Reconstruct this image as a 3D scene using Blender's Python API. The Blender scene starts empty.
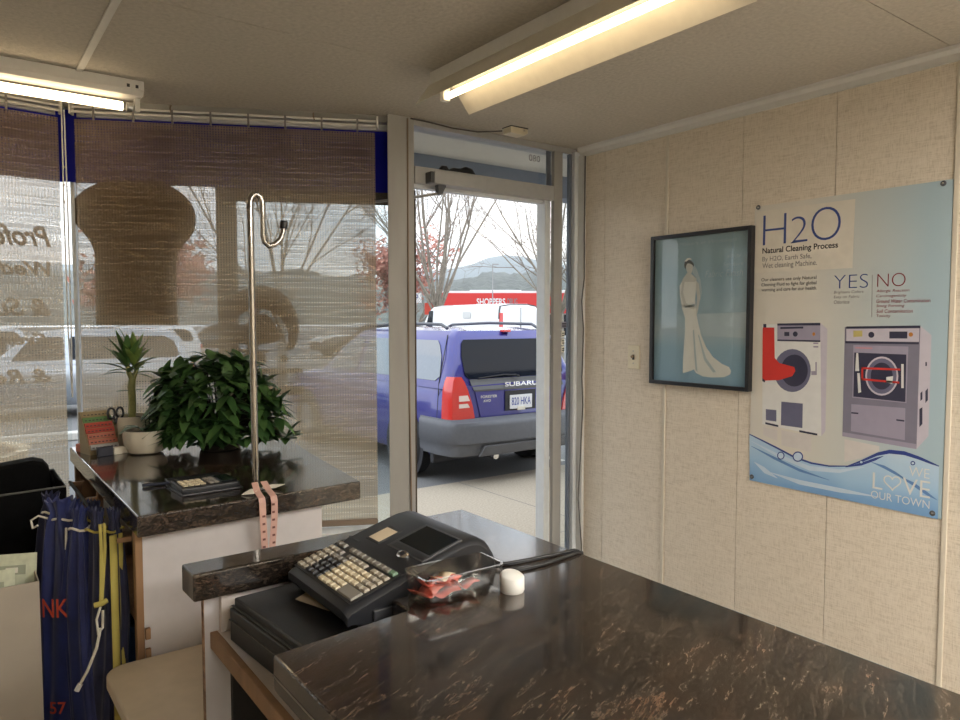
import bpy, math, random
from mathutils import Vector, Matrix, Euler
random.seed(7)
sc = bpy.context.scene
COL = sc.collection
R = math.radians
PI = math.pi

# ---------------------------------------------------------------- camera
F = 720.0; YAW = R(36.4); PIT = math.atan(40 / 720.0); EYE = Vector((0, 0, 1.5))
FW = Vector((math.sin(YAW) * math.cos(PIT), math.cos(YAW) * math.cos(PIT), -math.sin(PIT)))
RT = Vector((math.cos(YAW), -math.sin(YAW), 0)); UP = RT.cross(FW)
cd = bpy.data.cameras.new('camera'); cam = bpy.data.objects.new('camera', cd); COL.objects.link(cam)
cd.sensor_width = 36; cd.lens = 27.0; cd.clip_end = 3000; cd.clip_start = 0.05
cam.matrix_world = Matrix((( RT.x, UP.x, -FW.x, EYE.x), (RT.y, UP.y, -FW.y, EYE.y), (RT.z, UP.z, -FW.z, EYE.z), (0, 0, 0, 1)))
sc.camera = cam
XW = 2.708                                                   # plane of the papered wall
def wall_pt(px, py, x=XW):                                   # reading of the photo -> (y, z) on the papered wall
    d = FW + RT * ((px - 480) / F) + UP * ((360 - py) / F)
    p = EYE + d * (x / d.x)
    return (p.y, p.z)

# ---------------------------------------------------------------- materials
M = {}
def nmat(name):
    m = bpy.data.materials.new(name); m.use_nodes = True; M[name] = m
    nt = m.node_tree; return m, nt, nt.nodes, nt.links, nt.nodes['Principled BSDF']
def mat(name, col, rough=.5, metal=0, coat=0, spec=.5, var=0, vscale=30, bump=0, emit=None, es=0, stretch=(1, 1, 1), sheen=0):
    m, nt, N, L, b = nmat(name)
    b.inputs['Base Color'].default_value = (*col, 1); b.inputs['Roughness'].default_value = rough
    b.inputs['Metallic'].default_value = metal; b.inputs['Coat Weight'].default_value = coat
    b.inputs['Specular IOR Level'].default_value = spec
    if sheen: b.inputs['Sheen Weight'].default_value = sheen
    if emit: b.inputs['Emission Color'].default_value = (*emit, 1); b.inputs['Emission Strength'].default_value = es
    tc = N.new('ShaderNodeTexCoord'); mp = N.new('ShaderNodeMapping'); mp.inputs['Scale'].default_value = stretch
    L.new(tc.outputs['Object'], mp.inputs[0])
    nz = N.new('ShaderNodeTexNoise'); nz.inputs['Scale'].default_value = vscale; nz.inputs['Detail'].default_value = 5
    L.new(mp.outputs[0], nz.inputs[0])
    v = max(var, .03)
    rp = N.new('ShaderNodeValToRGB')
    rp.color_ramp.elements[0].position = .3; rp.color_ramp.elements[1].position = .7
    rp.color_ramp.elements[0].color = (*[c * (1 - v) for c in col], 1); rp.color_ramp.elements[1].color = (*[min(1, c * (1 + v)) for c in col], 1)
    L.new(nz.outputs['Fac'], rp.inputs[0]); L.new(rp.outputs[0], b.inputs['Base Color'])
    if bump:
        bp = N.new('ShaderNodeBump'); bp.inputs['Strength'].default_value = bump; bp.inputs['Distance'].default_value = .004
        L.new(nz.outputs['Fac'], bp.inputs['Height']); L.new(bp.outputs[0], b.inputs['Normal'])
    return m
def glass(name, tint=(.95, .97, .97), refl=.9, rough=0):
    m, nt, N, L, b = nmat(name); N.remove(b)
    out = N['Material Output']
    t = N.new('ShaderNodeBsdfTransparent'); t.inputs[0].default_value = (*tint, 1)
    g = N.new('ShaderNodeBsdfGlossy'); g.inputs['Roughness'].default_value = rough
    fr = N.new('ShaderNodeLayerWeight'); fr.inputs[0].default_value = .5
    pw = N.new('ShaderNodeMath'); pw.operation = 'POWER'; pw.inputs[1].default_value = 5; L.new(fr.outputs['Facing'], pw.inputs[0])
    ad = N.new('ShaderNodeMath'); ad.operation = 'MULTIPLY_ADD'; ad.inputs[1].default_value = .96; ad.inputs[2].default_value = .04; L.new(pw.outputs[0], ad.inputs[0])
    mu = N.new('ShaderNodeMath'); mu.operation = 'MULTIPLY'; mu.inputs[1].default_value = refl; mu.use_clamp = True
    mx = N.new('ShaderNodeMixShader')
    L.new(ad.outputs[0], mu.inputs[0]); L.new(mu.outputs[0], mx.inputs[0]); L.new(t.outputs[0], mx.inputs[1]); L.new(g.outputs[0], mx.inputs[2])
    L.new(mx.outputs[0], out.inputs[0]); return m

def wallpaper():
    m, nt, N, L, b = nmat('linen_wallpaper'); b.inputs['Roughness'].default_value = .7
    tc = N.new('ShaderNodeTexCoord')
    fac = []
    for s, sc_ in (((1, 4, 75), 5), ((1, 75, 9), 5), ((1, 6, 6), 1.2)):
        mp = N.new('ShaderNodeMapping'); mp.inputs['Scale'].default_value = s; L.new(tc.outputs['Object'], mp.inputs[0])
        nz = N.new('ShaderNodeTexNoise'); nz.inputs['Scale'].default_value = sc_; nz.inputs['Detail'].default_value = 3; L.new(mp.outputs[0], nz.inputs[0])
        fac.append(nz.outputs['Fac'])
    a1 = N.new('ShaderNodeMath'); a1.operation = 'ADD'; L.new(fac[0], a1.inputs[0]); L.new(fac[1], a1.inputs[1])
    h = N.new('ShaderNodeMath'); h.operation = 'MULTIPLY'; h.inputs[1].default_value = .5; L.new(a1.outputs[0], h.inputs[0])
    rp = N.new('ShaderNodeValToRGB'); e = rp.color_ramp.elements
    e[0].position = .34; e[0].color = (.56, .48, .37, 1); e[1].position = .5; e[1].color = (.715, .635, .52, 1)
    x = e.new(.68); x.color = (.78, .70, .585, 1)
    L.new(h.outputs[0], rp.inputs[0]); L.new(rp.outputs[0], b.inputs['Base Color'])
    bp = N.new('ShaderNodeBump'); bp.inputs['Strength'].default_value = .25; bp.inputs['Distance'].default_value = .002
    L.new(h.outputs[0], bp.inputs['Height']); L.new(bp.outputs[0], b.inputs['Normal'])
    return m
def laminate():
    m, nt, N, L, b = nmat('dark_stone_laminate')
    b.inputs['Roughness'].default_value = .13; b.inputs['Specular IOR Level'].default_value = .5
    b.inputs['Coat Weight'].default_value = .5; b.inputs['Coat Roughness'].default_value = .06
    tc = N.new('ShaderNodeTexCoord')
    def nz(sc3, scale, det, rough, dist):
        r = N.new('ShaderNodeMapping'); r.inputs['Rotation'].default_value = (0, 0, R(-24)); L.new(tc.outputs['Object'], r.inputs[0])
        mp = N.new('ShaderNodeMapping'); mp.inputs['Scale'].default_value = sc3; L.new(r.outputs[0], mp.inputs[0])
        n = N.new('ShaderNodeTexNoise'); n.inputs['Scale'].default_value = scale; n.inputs['Detail'].default_value = det; n.inputs['Roughness'].default_value = rough; n.inputs['Distortion'].default_value = dist
        L.new(mp.outputs[0], n.inputs[0]); return n.outputs['Fac']
    def ramp(f, *st):
        rp = N.new('ShaderNodeValToRGB'); e = rp.color_ramp.elements; e[0].position = st[0][0]; e[0].color = (*st[0][1], 1); e[1].position = st[-1][0]; e[1].color = (*st[-1][1], 1)
        for p, c in st[1:-1]: x = e.new(p); x.color = (*c, 1)
        L.new(f, rp.inputs[0]); return rp.outputs[0]
    streak = nz((1.6, 9, 9), 5.0, 8, .72, 1.3)                # drawn-out grain
    swirl = nz((1, 2.2, 2.2), 3.2, 6, .6, 2.2)                # broad brown clouds
    fleck = nz((1.5, 4.5, 4.5), 55, 3, .6, .4)
    c1 = ramp(streak, (.33, (.010, .0085, .0075)), (.44, (.044, .034, .028)), (.50, (.016, .013, .011)), (.57, (.078, .063, .051)), (.64, (.026, .021, .017)), (.73, (.12, .102, .085)))
    c2 = ramp(swirl, (.36, (.55, .55, .56)), (.52, (1.0, .93, .86)), (.66, (1.45, 1.12, .90)))
    c3 = ramp(fleck, (.38, (.55, .55, .55)), (.66, (1.5, 1.45, 1.4)))
    def mul(a, c):
        mx = N.new('ShaderNodeMixRGB'); mx.blend_type = 'MULTIPLY'; mx.inputs[0].default_value = 1; L.new(a, mx.inputs[1]); L.new(c, mx.inputs[2]); return mx.outputs[0]
    L.new(mul(mul(c1, c2), c3), b.inputs['Base Color'])
    return m
def blind_cloth():
    m, nt, N, L, b = nmat('woven_blind_cloth'); N.remove(b); out = N['Material Output']
    tc = N.new('ShaderNodeTexCoord')
    def noise(s, scale, det=2):
        mp = N.new('ShaderNodeMapping'); mp.inputs['Scale'].default_value = s; L.new(tc.outputs['Object'], mp.inputs[0])
        nz = N.new('ShaderNodeTexNoise'); nz.inputs['Scale'].default_value = scale; nz.inputs['Detail'].default_value = det; L.new(mp.outputs[0], nz.inputs[0]); return nz.outputs['Fac']
    sep = N.new('ShaderNodeSeparateXYZ'); L.new(tc.outputs['Object'], sep.inputs[0])
    def rib(o, per):
        a = N.new('ShaderNodeMath'); a.operation = 'MULTIPLY'; a.inputs[1].default_value = 2 * PI / per; L.new(o, a.inputs[0])
        s = N.new('ShaderNodeMath'); s.operation = 'SINE'; L.new(a.outputs[0], s.inputs[0]); return s.outputs[0]
    def op(k, a, b_):
        n = N.new('ShaderNodeMath'); n.operation = k
        for i, q in enumerate((a, b_)):
            if isinstance(q, (int, float)): n.inputs[i].default_value = q
            else: L.new(q, n.inputs[i])
        return n.outputs[0]
    vr = rib(sep.outputs[0], .0112); hr = rib(sep.outputs[2], .0105)
    st = noise((3.5, 1, 140), 1.0, 2)                         # fine horizontal yarns
    x = op('ADD', op('MULTIPLY', vr, .055), op('MULTIPLY', hr, .03))
    x = op('ADD', x, op('MULTIPLY', op('SUBTRACT', st, .5), .55))
    x = op('ADD', x, .51)
    cl = N.new('ShaderNodeClamp'); cl.inputs['Min'].default_value = .12; cl.inputs['Max'].default_value = .85; L.new(x, cl.inputs[0])
    rp = N.new('ShaderNodeValToRGB'); e = rp.color_ramp.elements
    e[0].position = .35; e[0].color = (.17, .125, .08, 1); e[1].position = .65; e[1].color = (.48, .385, .27, 1)
    L.new(st, rp.inputs[0])
    d = N.new('ShaderNodeBsdfDiffuse'); tl = N.new('ShaderNodeBsdfTranslucent'); L.new(rp.outputs[0], d.inputs[0]); tl.inputs[0].default_value = (.92, .77, .57, 1)
    ms = N.new('ShaderNodeMixShader'); ms.inputs[0].default_value = .4; L.new(d.outputs[0], ms.inputs[1]); L.new(tl.outputs[0], ms.inputs[2])
    tr = N.new('ShaderNodeBsdfTransparent')
    mx = N.new('ShaderNodeMixShader'); L.new(cl.outputs[0], mx.inputs[0]); L.new(ms.outputs[0], mx.inputs[1]); L.new(tr.outputs[0], mx.inputs[2])
    L.new(mx.outputs[0], out.inputs[0]); return m
def film(name, col, trans=.35):
    m, nt, N, L, b = nmat(name); N.remove(b); out = N['Material Output']
    d = N.new('ShaderNodeBsdfDiffuse'); t = N.new('ShaderNodeBsdfTranslucent')
    tc = N.new('ShaderNodeTexCoord'); nz = N.new('ShaderNodeTexNoise'); nz.inputs['Scale'].default_value = 5; L.new(tc.outputs['Object'], nz.inputs[0])
    rp = N.new('ShaderNodeValToRGB'); rp.color_ramp.elements[0].color = (*[c * .93 for c in col], 1); rp.color_ramp.elements[1].color = (*col, 1)
    L.new(nz.outputs['Fac'], rp.inputs[0]); L.new(rp.outputs[0], d.inputs[0]); L.new(rp.outputs[0], t.inputs[0])
    ms = N.new('ShaderNodeMixShader'); ms.inputs[0].default_value = trans; L.new(d.outputs[0], ms.inputs[1]); L.new(t.outputs[0], ms.inputs[2]); L.new(ms.outputs[0], out.inputs[0]); return m
def grad(name, stops, axis=2, rough=.35, scale=1.0, off=0.0, wob=0.0, coat=0):
    """printed colour ramp along one object axis"""
    m, nt, N, L, b = nmat(name); b.inputs['Roughness'].default_value = rough; b.inputs['Coat Weight'].default_value = coat
    tc = N.new('ShaderNodeTexCoord'); sp = N.new('ShaderNodeSeparateXYZ'); L.new(tc.outputs['Object'], sp.inputs[0])
    a = N.new('ShaderNodeMath'); a.operation = 'MULTIPLY_ADD'; a.inputs[1].default_value = scale; a.inputs[2].default_value = off; L.new(sp.outputs[axis], a.inputs[0])
    src = a.outputs[0]
    if wob:
        nz = N.new('ShaderNodeTexNoise'); nz.inputs['Scale'].default_value = 4; L.new(tc.outputs['Object'], nz.inputs[0])
        w = N.new('ShaderNodeMath'); w.operation = 'MULTIPLY_ADD'; w.inputs[1].default_value = wob; L.new(nz.outputs['Fac'], w.inputs[0]); L.new(src, w.inputs[2]); src = w.outputs[0]
    rp = N.new('ShaderNodeValToRGB'); e = rp.color_ramp.elements
    e[0].position, e[0].color = stops[0][0], (*stops[0][1], 1); e[1].position, e[1].color = stops[-1][0], (*stops[-1][1], 1)
    for p, c in stops[1:-1]:
        x = e.new(p); x.color = (*c, 1)
    L.new(src, rp.inputs[0]); L.new(rp.outputs[0], b.inputs['Base Color']); return m

wallpaper(); laminate(); blind_cloth()
mat('ceiling_board', (.53, .49, .425), .85, var=.10, vscale=70, bump=.9, stretch=(1, 1, 1))
mat('white_trim', (.66, .65, .62), .5); mat('batten', (.66, .60, .49), .55)
mat('greige_frame', (.345, .34, .325), .5, var=.08, vscale=12, stretch=(1, 1, .2))
mat('alu_frame', (.40, .405, .405), .42, var=.04); mat('alu_light', (.68, .71, .73), .4)
mat('rubber', (.02, .02, .025), .6); mat('dark_alu', (.13, .15, .19), .4)
mat('floor_tile', (.30, .27, .23), .35, var=.15, vscale=8)
mat('plain_wall', (.62, .56, .46), .7)
glass('clear_glass'); glass('picture_glass', (.97, .97, .97), 1.0); glass('clear_plastic', (.90, .89, .87), 1.6, .03)
glass('van_glass', (.35, .42, .42), 1.0)
film('blue_film', (.025, .03, .40), .5); film('brown_board', (.10, .075, .05), .04); film('door_tint', (.10, .08, .06), .05)
film('gold_letter', (.16, .09, .035), .04); film('decal_ink', (.10, .075, .05), .04)
film('decal_pale', (.5, .45, .36), .5)
mat('white_enamel', (.74, .73, .70), .35); mat('warm_enamel', (.80, .76, .66), .35); mat('grey_enamel', (.42, .41, .40), .4)
mat('tube_lit', (1, .95, .85), .5, emit=(1, .76, .46), es=3.2)
mat('fill_panel_lit', (1, .97, .92), .5, emit=(1, .965, .90), es=13.5)  # glow of the added fill panels that brighten the interior
mat('tube_cap', (.55, .55, .53), .3, .9); mat('white_plastic', (.78, .77, .74), .4); mat('ivory_plastic', (.74, .67, .50), .4)
mat('beige_top', (.60, .51, .385), .45, var=.05, vscale=20); mat('melamine', (.56, .53, .53), .55, var=.02)
mat('shelf_white', (.60, .54, .50), .5); mat('plywood', (.30, .17, .085), .6, var=.3, vscale=14, stretch=(1, 1, .15))
mat('plywood_edge', (.27, .15, .08), .6, var=.45, vscale=30, stretch=(.4, .4, 3)); mat('dark_inside', (.03, .028, .027), .8)
mat('register_black', (.018, .019, .023), .42, spec=.4); mat('register_grey', (.045, .046, .052), .38); mat('drawer_black', (.009, .009, .010), .42, var=.1, vscale=200, bump=.05)
mat('screen_glass', (.012, .016, .018), .08, spec=.6); mat('chrome', (.75, .74, .72), .16, 1); mat('brass_steel', (.36, .34, .315), .14, 1)
mat('key_cream', (.72, .62, .44), .45); mat('key_beige', (.42, .37, .29), .45); mat('key_grey', (.24, .22, .19), .45); mat('key_black', (.022, .022, .026), .4); mat('key_green', (.17, .30, .20), .45)
mat('paper', (.78, .74, .64), .8, var=.05); mat('paper_green', (.60, .62, .46), .8, var=.1, vscale=60); mat('paper_line', (.36, .38, .28), .8); mat('paper_tan', (.70, .58, .42), .8); mat('red_slip', (.72, .17, .13), .8, var=.12)
mat('black_cord', (.012, .012, .014), .45); mat('grey_cord', (.10, .09, .08), .6); mat('black_plastic', (.014, .014, .017), .35)
mat('pink_tape', (.60, .37, .31), .6, var=.06); mat('tape_mark', (.16, .06, .05), .7)
mat('leaf_dark', (.028, .075, .020), .42, var=.45, vscale=9); mat('leaf_mid', (.062, .135, .036), .42, var=.4, vscale=12); mat('leaf_stripe', (.17, .25, .06), .42, var=.3, vscale=40)
mat('cane', (.24, .24, .07), .5, var=.3, vscale=40); mat('soil', (.035, .025, .018), .95, var=.4, vscale=80); mat('pot_cream', (.68, .62, .50), .3); mat('pot_dark', (.03, .026, .022), .5)
mat('stake', (.025, .02, .015), .6)
mat('bag_blue', (.011, .019, .105), .55, var=.25, vscale=18, sheen=.2); mat('bag_navy', (.008, .011, .05), .6, var=.3, vscale=20, sheen=.2); mat('bag_orange', (.50, .06, .025), .7)
mat('yellow_cord', (.46, .38, .09), .7); mat('white_cord', (.74, .70, .60), .7); mat('carton_board', (.38, .33, .27), .8, var=.06, vscale=9)
mat('black_fabric', (.004, .004, .0045), .9, spec=.15, var=.3, vscale=40, bump=.3); mat('zip_grey', (.10, .10, .09), .5)
mat('blue_bin', (.018, .075, .20), .4); mat('purple_card', (.07, .025, .16), .5); mat('card_yellow', (.33, .25, .13), .6); mat('card_green', (.12, .24, .08), .6)
mat('card_red', (.42, .05, .03), .6); mat('card_salmon', (.46, .15, .10), .6); mat('card_grey', (.33, .33, .34), .6); mat('card_navy', (.02, .024, .045), .5); mat('card_print', (.05, .03, .03), .6)
mat('car_blue', (.026, .026, .215), .3, .2, coat=1, var=.02); mat('cladding', (.105, .11, .125), .5, var=.06); mat('car_glass', (.006, .008, .014), .05, spec=.2); mat('side_glass', (.20, .22, .25), .06, spec=.9)
mat('lens_red', (.62, .025, .02), .15, coat=1); mat('lens_clear', (.75, .62, .58), .15, coat=1); mat('tyre', (.016, .016, .017), .75, var=.2, vscale=40); mat('alloy', (.55, .56, .58), .3, .9)
mat('garnish', (.075, .075, .08), .4); mat('plate_white', (.74, .75, .78), .4); mat('plate_blue', (.03, .06, .32), .5); mat('badge_silver', (.82, .82, .84), .2, .6)
mat('van_white', (.82, .83, .84), .3, coat=.6); mat('car_dark', (.02, .028, .032), .25, .3, coat=1); mat('car_silver', (.42, .46, .52), .25, .7, coat=1); mat('car_pale', (.60, .66, .74), .25, .4, coat=1); mat('car_red', (.42, .03, .025), .3, coat=1)
mat('van_mark', (.68, .69, .68), .5)
mat('concrete', (.40, .345, .27), .9, var=.16, vscale=60, bump=.4); mat('asphalt', (.17, .17, .17), .9, var=.25, vscale=90, bump=.4); mat('kerb', (.55, .53, .49), .85, var=.1)
mat('canopy_white', (.62, .60, .57), .7); mat('canopy_beam', (.20, .24, .33), .6); mat('stucco_brown', (.24, .18, .13), .8)
mat('bark', (.27, .235, .19), .9, var=.3, vscale=6); mat('twig', (.24, .20, .165), .9, var=.2); mat('leaf_red', (.46, .20, .15), .7, var=.35, vscale=3)
mat('store_red', (.60, .035, .03), .5); mat('store_white', (.74, .73, .72), .6); mat('sign_blue', (.09, .13, .33), .5); mat('sign_red', (.62, .07, .04), .5); mat('pole_grey', (.35, .35, .35), .5)
mat('hill_far', (.07, .10, .11), 1, var=.12, vscale=.02); mat('hill_near', (.10, .11, .095), 1, var=.5, vscale=.25)
mat('pebble', (.50, .42, .30), .9, var=.45, vscale=28, bump=.6); mat('planter_soil', (.10, .065, .04), .95, var=.3, vscale=20)
# printed artwork inks
grad('poster_sheet', [(0, (.66, .63, .56)), (.35, (.68, .64, .56)), (.62, (.56, .58, .55)), (1, (.40, .52, .58))], axis=1, scale=-1.38, off=0, rough=.45, wob=.12)
grad('wave_blue', [(0, (.17, .31, .56)), (.35, (.20, .38, .64)), (.6, (.36, .55, .74)), (1, (.50, .64, .76))], axis=2, scale=3.6, off=0, rough=.4, wob=.55)
grad('bridal_print', [(0, (.24, .42, .56)), (.3, (.30, .48, .58)), (.42, (.44, .56, .60)), (.5, (.36, .51, .57)), (.8, (.30, .46, .53)), (1, (.32, .46, .50))], axis=2, scale=1.45, off=0, rough=.5, wob=.12)
for n, c in dict(ink_navy=(.045, .08, .27), ink_wine=(.25, .02, .035), ink_black=(.03, .03, .035), ink_grey=(.22, .21, .21), ink_red=(.62, .035, .025), ink_white=(.70, .70, .68), ink_cream=(.70, .655, .565), ink_shine=(.64, .60, .57),
                 ink_dark=(.035, .035, .07), ink_violet=(.34, .31, .40), ink_steel=(.21, .20, .26), ink_slate=(.14, .14, .22), ink_deep=(.03, .055, .25), ink_pale=(.55, .66, .78), ink_orange=(.55, .22, .04),
                 ink_yellow=(.60, .50, .18), ink_lav=(.55, .51, .58), gown=(.84, .85, .77), gown_fold=(.50, .60, .60), hair=(.10, .11, .10), skin_tone=(.66, .67, .60), script_pale=(.48, .60, .63), ink_rose=(.58, .26, .30), ink_mid=(.12, .24, .50)).items():
    mat(n, c, .5)

# ---------------------------------------------------------------- mesh helpers
class MB:
    def __init__(s): s.v = []; s.f = []; s.mi = []; s.cur = 0
    def add(s, vs, fs):
        o = len(s.v); s.v += [tuple(q) for q in vs]; s.f += [tuple(i + o for i in f) for f in fs]; s.mi += [s.cur] * len(fs); return s
    def box(s, x0, x1, y0, y1, z0, z1):
        return s.add([(x, y, z) for x in (x0, x1) for y in (y0, y1) for z in (z0, z1)],
                     [(0, 1, 3, 2), (4, 6, 7, 5), (0, 4, 5, 1), (2, 3, 7, 6), (0, 2, 6, 4), (1, 5, 7, 3)])
    def obox(s, c, h, rot=(0, 0, 0)):
        m = Euler(rot).to_matrix(); c = Vector(c)
        return s.add([c + m @ Vector((x * h[0], y * h[1], z * h[2])) for x in (-1, 1) for y in (-1, 1) for z in (-1, 1)],
                     [(0, 1, 3, 2), (4, 6, 7, 5), (0, 4, 5, 1), (2, 3, 7, 6), (0, 2, 6, 4), (1, 5, 7, 3)])
    def prism(s, pts, a0, a1, axis='z'):
        """extrude a 2-D outline; z:(x,y) y:(x,z) x:(y,z)"""
        def P(p, a): return {'z': (p[0], p[1], a), 'y': (p[0], a, p[1]), 'x': (a, p[0], p[1])}[axis]
        n = len(pts); A = sum(pts[i][0] * pts[(i + 1) % n][1] - pts[(i + 1) % n][0] * pts[i][1] for i in range(n))
        flip = (A < 0) ^ (axis == 'y')
        vs = [P(p, a0) for p in pts] + [P(p, a1) for p in pts]
        fs = [tuple(range(n))[::-1], tuple(range(n, 2 * n))] + [(i, (i + 1) % n, n + (i + 1) % n, n + i) for i in range(n)]
        if (a1 < a0): flip = not flip
        if flip: fs = [f[::-1] for f in fs]
        return s.add(vs, fs)
    def tube(s, path, r, n=8, cap=True, flat=1.0):
        path = [Vector(p) for p in path]; k = len(path)
        rs = r if isinstance(r, (list, tuple)) else [r] * k
        vs = []; prev = None
        for i, p in enumerate(path):
            t = (path[min(i + 1, k - 1)] - path[max(i - 1, 0)]).normalized()
            if prev is None:
                a = Vector((0, 0, 1)) if abs(t.z) < .9 else Vector((1, 0, 0)); u = t.cross(a).normalized()
            else:
                u = prev - t * prev.dot(t)
                u = u.normalized() if u.length > 1e-6 else t.orthogonal().normalized()
            prev = u; w = t.cross(u)
            for j in range(n):
                a = 2 * PI * j / n; vs.append(p + u * (math.cos(a) * rs[i]) + w * (math.sin(a) * rs[i] * flat))
        fs = [(i * n + j, i * n + (j + 1) % n, (i + 1) * n + (j + 1) % n, (i + 1) * n + j) for i in range(k - 1) for j in range(n)]
        if cap: fs += [tuple(range(n))[::-1], tuple((k - 1) * n + j for j in range(n))]
        return s.add(vs, fs)
    def lathe(s, prof, c=(0, 0, 0), n=28, axis='z', cap=True):
        vs = []
        for r, z in prof:
            for j in range(n):
                a = 2 * PI * j / n; x, y = r * math.cos(a), r * math.sin(a)
                q = {'z': (x, y, z), 'x': (z, x, y), 'y': (y, z, x)}[axis]
                vs.append((q[0] + c[0], q[1] + c[1], q[2] + c[2]))
        k = len(prof)
        fs = [(i * n + j, i * n + (j + 1) % n, (i + 1) * n + (j + 1) % n, (i + 1) * n + j) for i in range(k - 1) for j in range(n)]
        if cap: fs += [tuple(range(n))[::-1], tuple((k - 1) * n + j for j in range(n))]
        return s.add(vs, fs)
    def loft(s, rings, closed=True, cap=True):
        n = len(rings[0]); vs = [p for r in rings for p in r]; k = len(rings); m = n if closed else n - 1
        fs = [(i * n + j, i * n + (j + 1) % n, (i + 1) * n + (j + 1) % n, (i + 1) * n + j) for i in range(k - 1) for j in range(m)]
        if cap and closed: fs += [tuple(range(n))[::-1], tuple((k - 1) * n + j for j in range(n))]
        return s.add(vs, fs)
    def build(s, name, m, parent=None, off=(0, 0, 0), smooth=0, bevel=0, seg=2, sub=0, solid=0):
        me = bpy.data.meshes.new(name)
        me.from_pydata([(x - off[0], y - off[1], z - off[2]) for x, y, z in s.v], [], s.f)
        for q in (m if isinstance(m, (list, tuple)) else [m]): me.materials.append(M[q])
        if isinstance(m, (list, tuple)): me.polygons.foreach_set('material_index', s.mi)
        import bmesh
        bm = bmesh.new(); bm.from_mesh(me); bmesh.ops.recalc_face_normals(bm, faces=bm.faces); bm.to_mesh(me); bm.free()
        if smooth:
            me.polygons.foreach_set('use_smooth', [True] * len(me.polygons)); me.set_sharp_from_angle(angle=R(smooth))
        o = bpy.data.objects.new(name, me); COL.objects.link(o)
        if parent: o.parent = parent
        if solid:
            q = o.modifiers.new('s', 'SOLIDIFY'); q.thickness = solid; q.offset = 0
        if sub:
            q = o.modifiers.new('u', 'SUBSURF'); q.levels = sub; q.render_levels = sub
        if bevel:
            q = o.modifiers.new('b', 'BEVEL'); q.width = bevel; q.segments = seg; q.limit_method = 'ANGLE'; q.angle_limit = R(38)
        return o
def tag(o, label, cat, group=None, kind=None):
    o['label'] = label; o['category'] = cat
    if group: o['group'] = group
    if kind: o['kind'] = kind
    return o
def thing(name, label, cat, loc=(0, 0, 0), rz=0, group=None):
    o = bpy.data.objects.new(name, None); COL.objects.link(o); o.location = loc; o.rotation_euler = (0, 0, rz); o.empty_display_size = .05
    return tag(o, label, cat, group)
def struct(name, mb, m, **k):
    o = mb.build(name, m, **k); o['kind'] = 'structure'; return o
def text_mesh(body, shear=0, off=0, space=1.0):
    cu = bpy.data.curves.new('t', 'FONT'); cu.body = body; cu.size = 1; cu.shear = shear; cu.offset = off; cu.space_character = space; cu.resolution_u = 6
    o = bpy.data.objects.new('t', cu); COL.objects.link(o); dg = bpy.context.evaluated_depsgraph_get()
    me = bpy.data.meshes.new_from_object(o.evaluated_get(dg))
    vs = [tuple(v.co) for v in me.vertices]; fs = [tuple(p.vertices) for p in me.polygons]
    bpy.data.objects.remove(o); bpy.data.meshes.remove(me); bpy.data.curves.remove(cu)
    return vs, fs
def put_text(mb, body, corner, ex, ey, width=None, height=None, shear=0, off=0, space=1.0):
    """lay the words on a plane: corner = lower left, ex/ey = unit directions; width and height fit the ink box"""
    vs, fs = text_mesh(body, shear, off, space)
    x0 = min(v[0] for v in vs); x1 = max(v[0] for v in vs); y0 = min(v[1] for v in vs); y1 = max(v[1] for v in vs)
    sy = height / (y1 - y0) if height else width / (x1 - x0)
    sx = width / (x1 - x0) if width else sy
    c = Vector(corner); ex = Vector(ex); ey = Vector(ey)
    mb.add([c + ex * ((v[0] - x0) * sx) + ey * ((v[1] - y0) * sy) for v in vs], fs)

# ---------------------------------------------------------------- room shell
ANG = R(153.996)                                              # main window runs leftwards at this heading
P0 = Vector((1.60, 2.816)); DW = Vector((math.cos(ANG), math.sin(ANG))); NW = Vector((.4384, .8988))   # NW points outdoors
C0 = P0 + DW * 1.33
ANG2 = R(185.2); D2 = Vector((math.cos(ANG2), math.sin(ANG2))); N2 = Vector((-.0906, .9959))
def wp(t, o): q = P0 + DW * t + NW * o; return (q.x, q.y)
def wq(t, o): q = C0 + D2 * t + N2 * o; return (q.x, q.y)
LEFT = -2.6; BACK = -2.6; LE = wq(2.98, 0)
struct('floor', MB().prism([(XW, BACK), (XW, 2.86), (1.62, 2.86), (C0.x, C0.y + .05), (LEFT, LE[1] + .05), (LEFT, BACK)], -.1, 0), 'floor_tile')
fo = [(XW + .1, BACK - .1), (XW + .1, 2.93), (1.66, 2.93), (C0.x + .02, C0.y + .12), (LEFT - .1, LE[1] + .12), (LEFT - .1, BACK - .1)]
mb = MB()                                                     # 4 ft boards with a fine open seam between them
for y0, y1 in ((BACK - .1, -.169), (-.166, 1.029), (1.032, 2.224)): mb.box(LEFT - .1, XW + .1, y0, y1, 2.4, 2.41)
mb.prism([(XW + .1, 2.227), (XW + .1, 2.93), (1.66, 2.93), (C0.x + .02, C0.y + .12), (LEFT - .1, LE[1] + .12), (LEFT - .1, 2.227)], 2.4, 2.41)
struct('ceiling', mb, 'ceiling_board')
struct('ceiling_slab', MB().prism(fo, 2.412, 2.5), 'rubber')
struct('trim_1', MB().box(.397, .421, BACK, 3.36, 2.394, 2.4), 'white_trim', bevel=.002)
mb = MB(); y = 2.815
joints = [2.815, 2.603, 2.206, 1.811, 1.416, 1.006, .628, .232, -.163, -.56, -.95, -1.35, -1.75, -2.15, -2.6]
for a, b in zip(joints, joints[1:]): mb.box(XW, XW + .006, b + .0014, a - .0014, 0, 2.4)
struct('wall_right', mb, 'linen_wallpaper')
struct('wall_right_backing', MB().box(XW + .006, XW + .1, BACK - .1, 2.80, -.1, 2.41), 'grey_cord')
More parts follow.
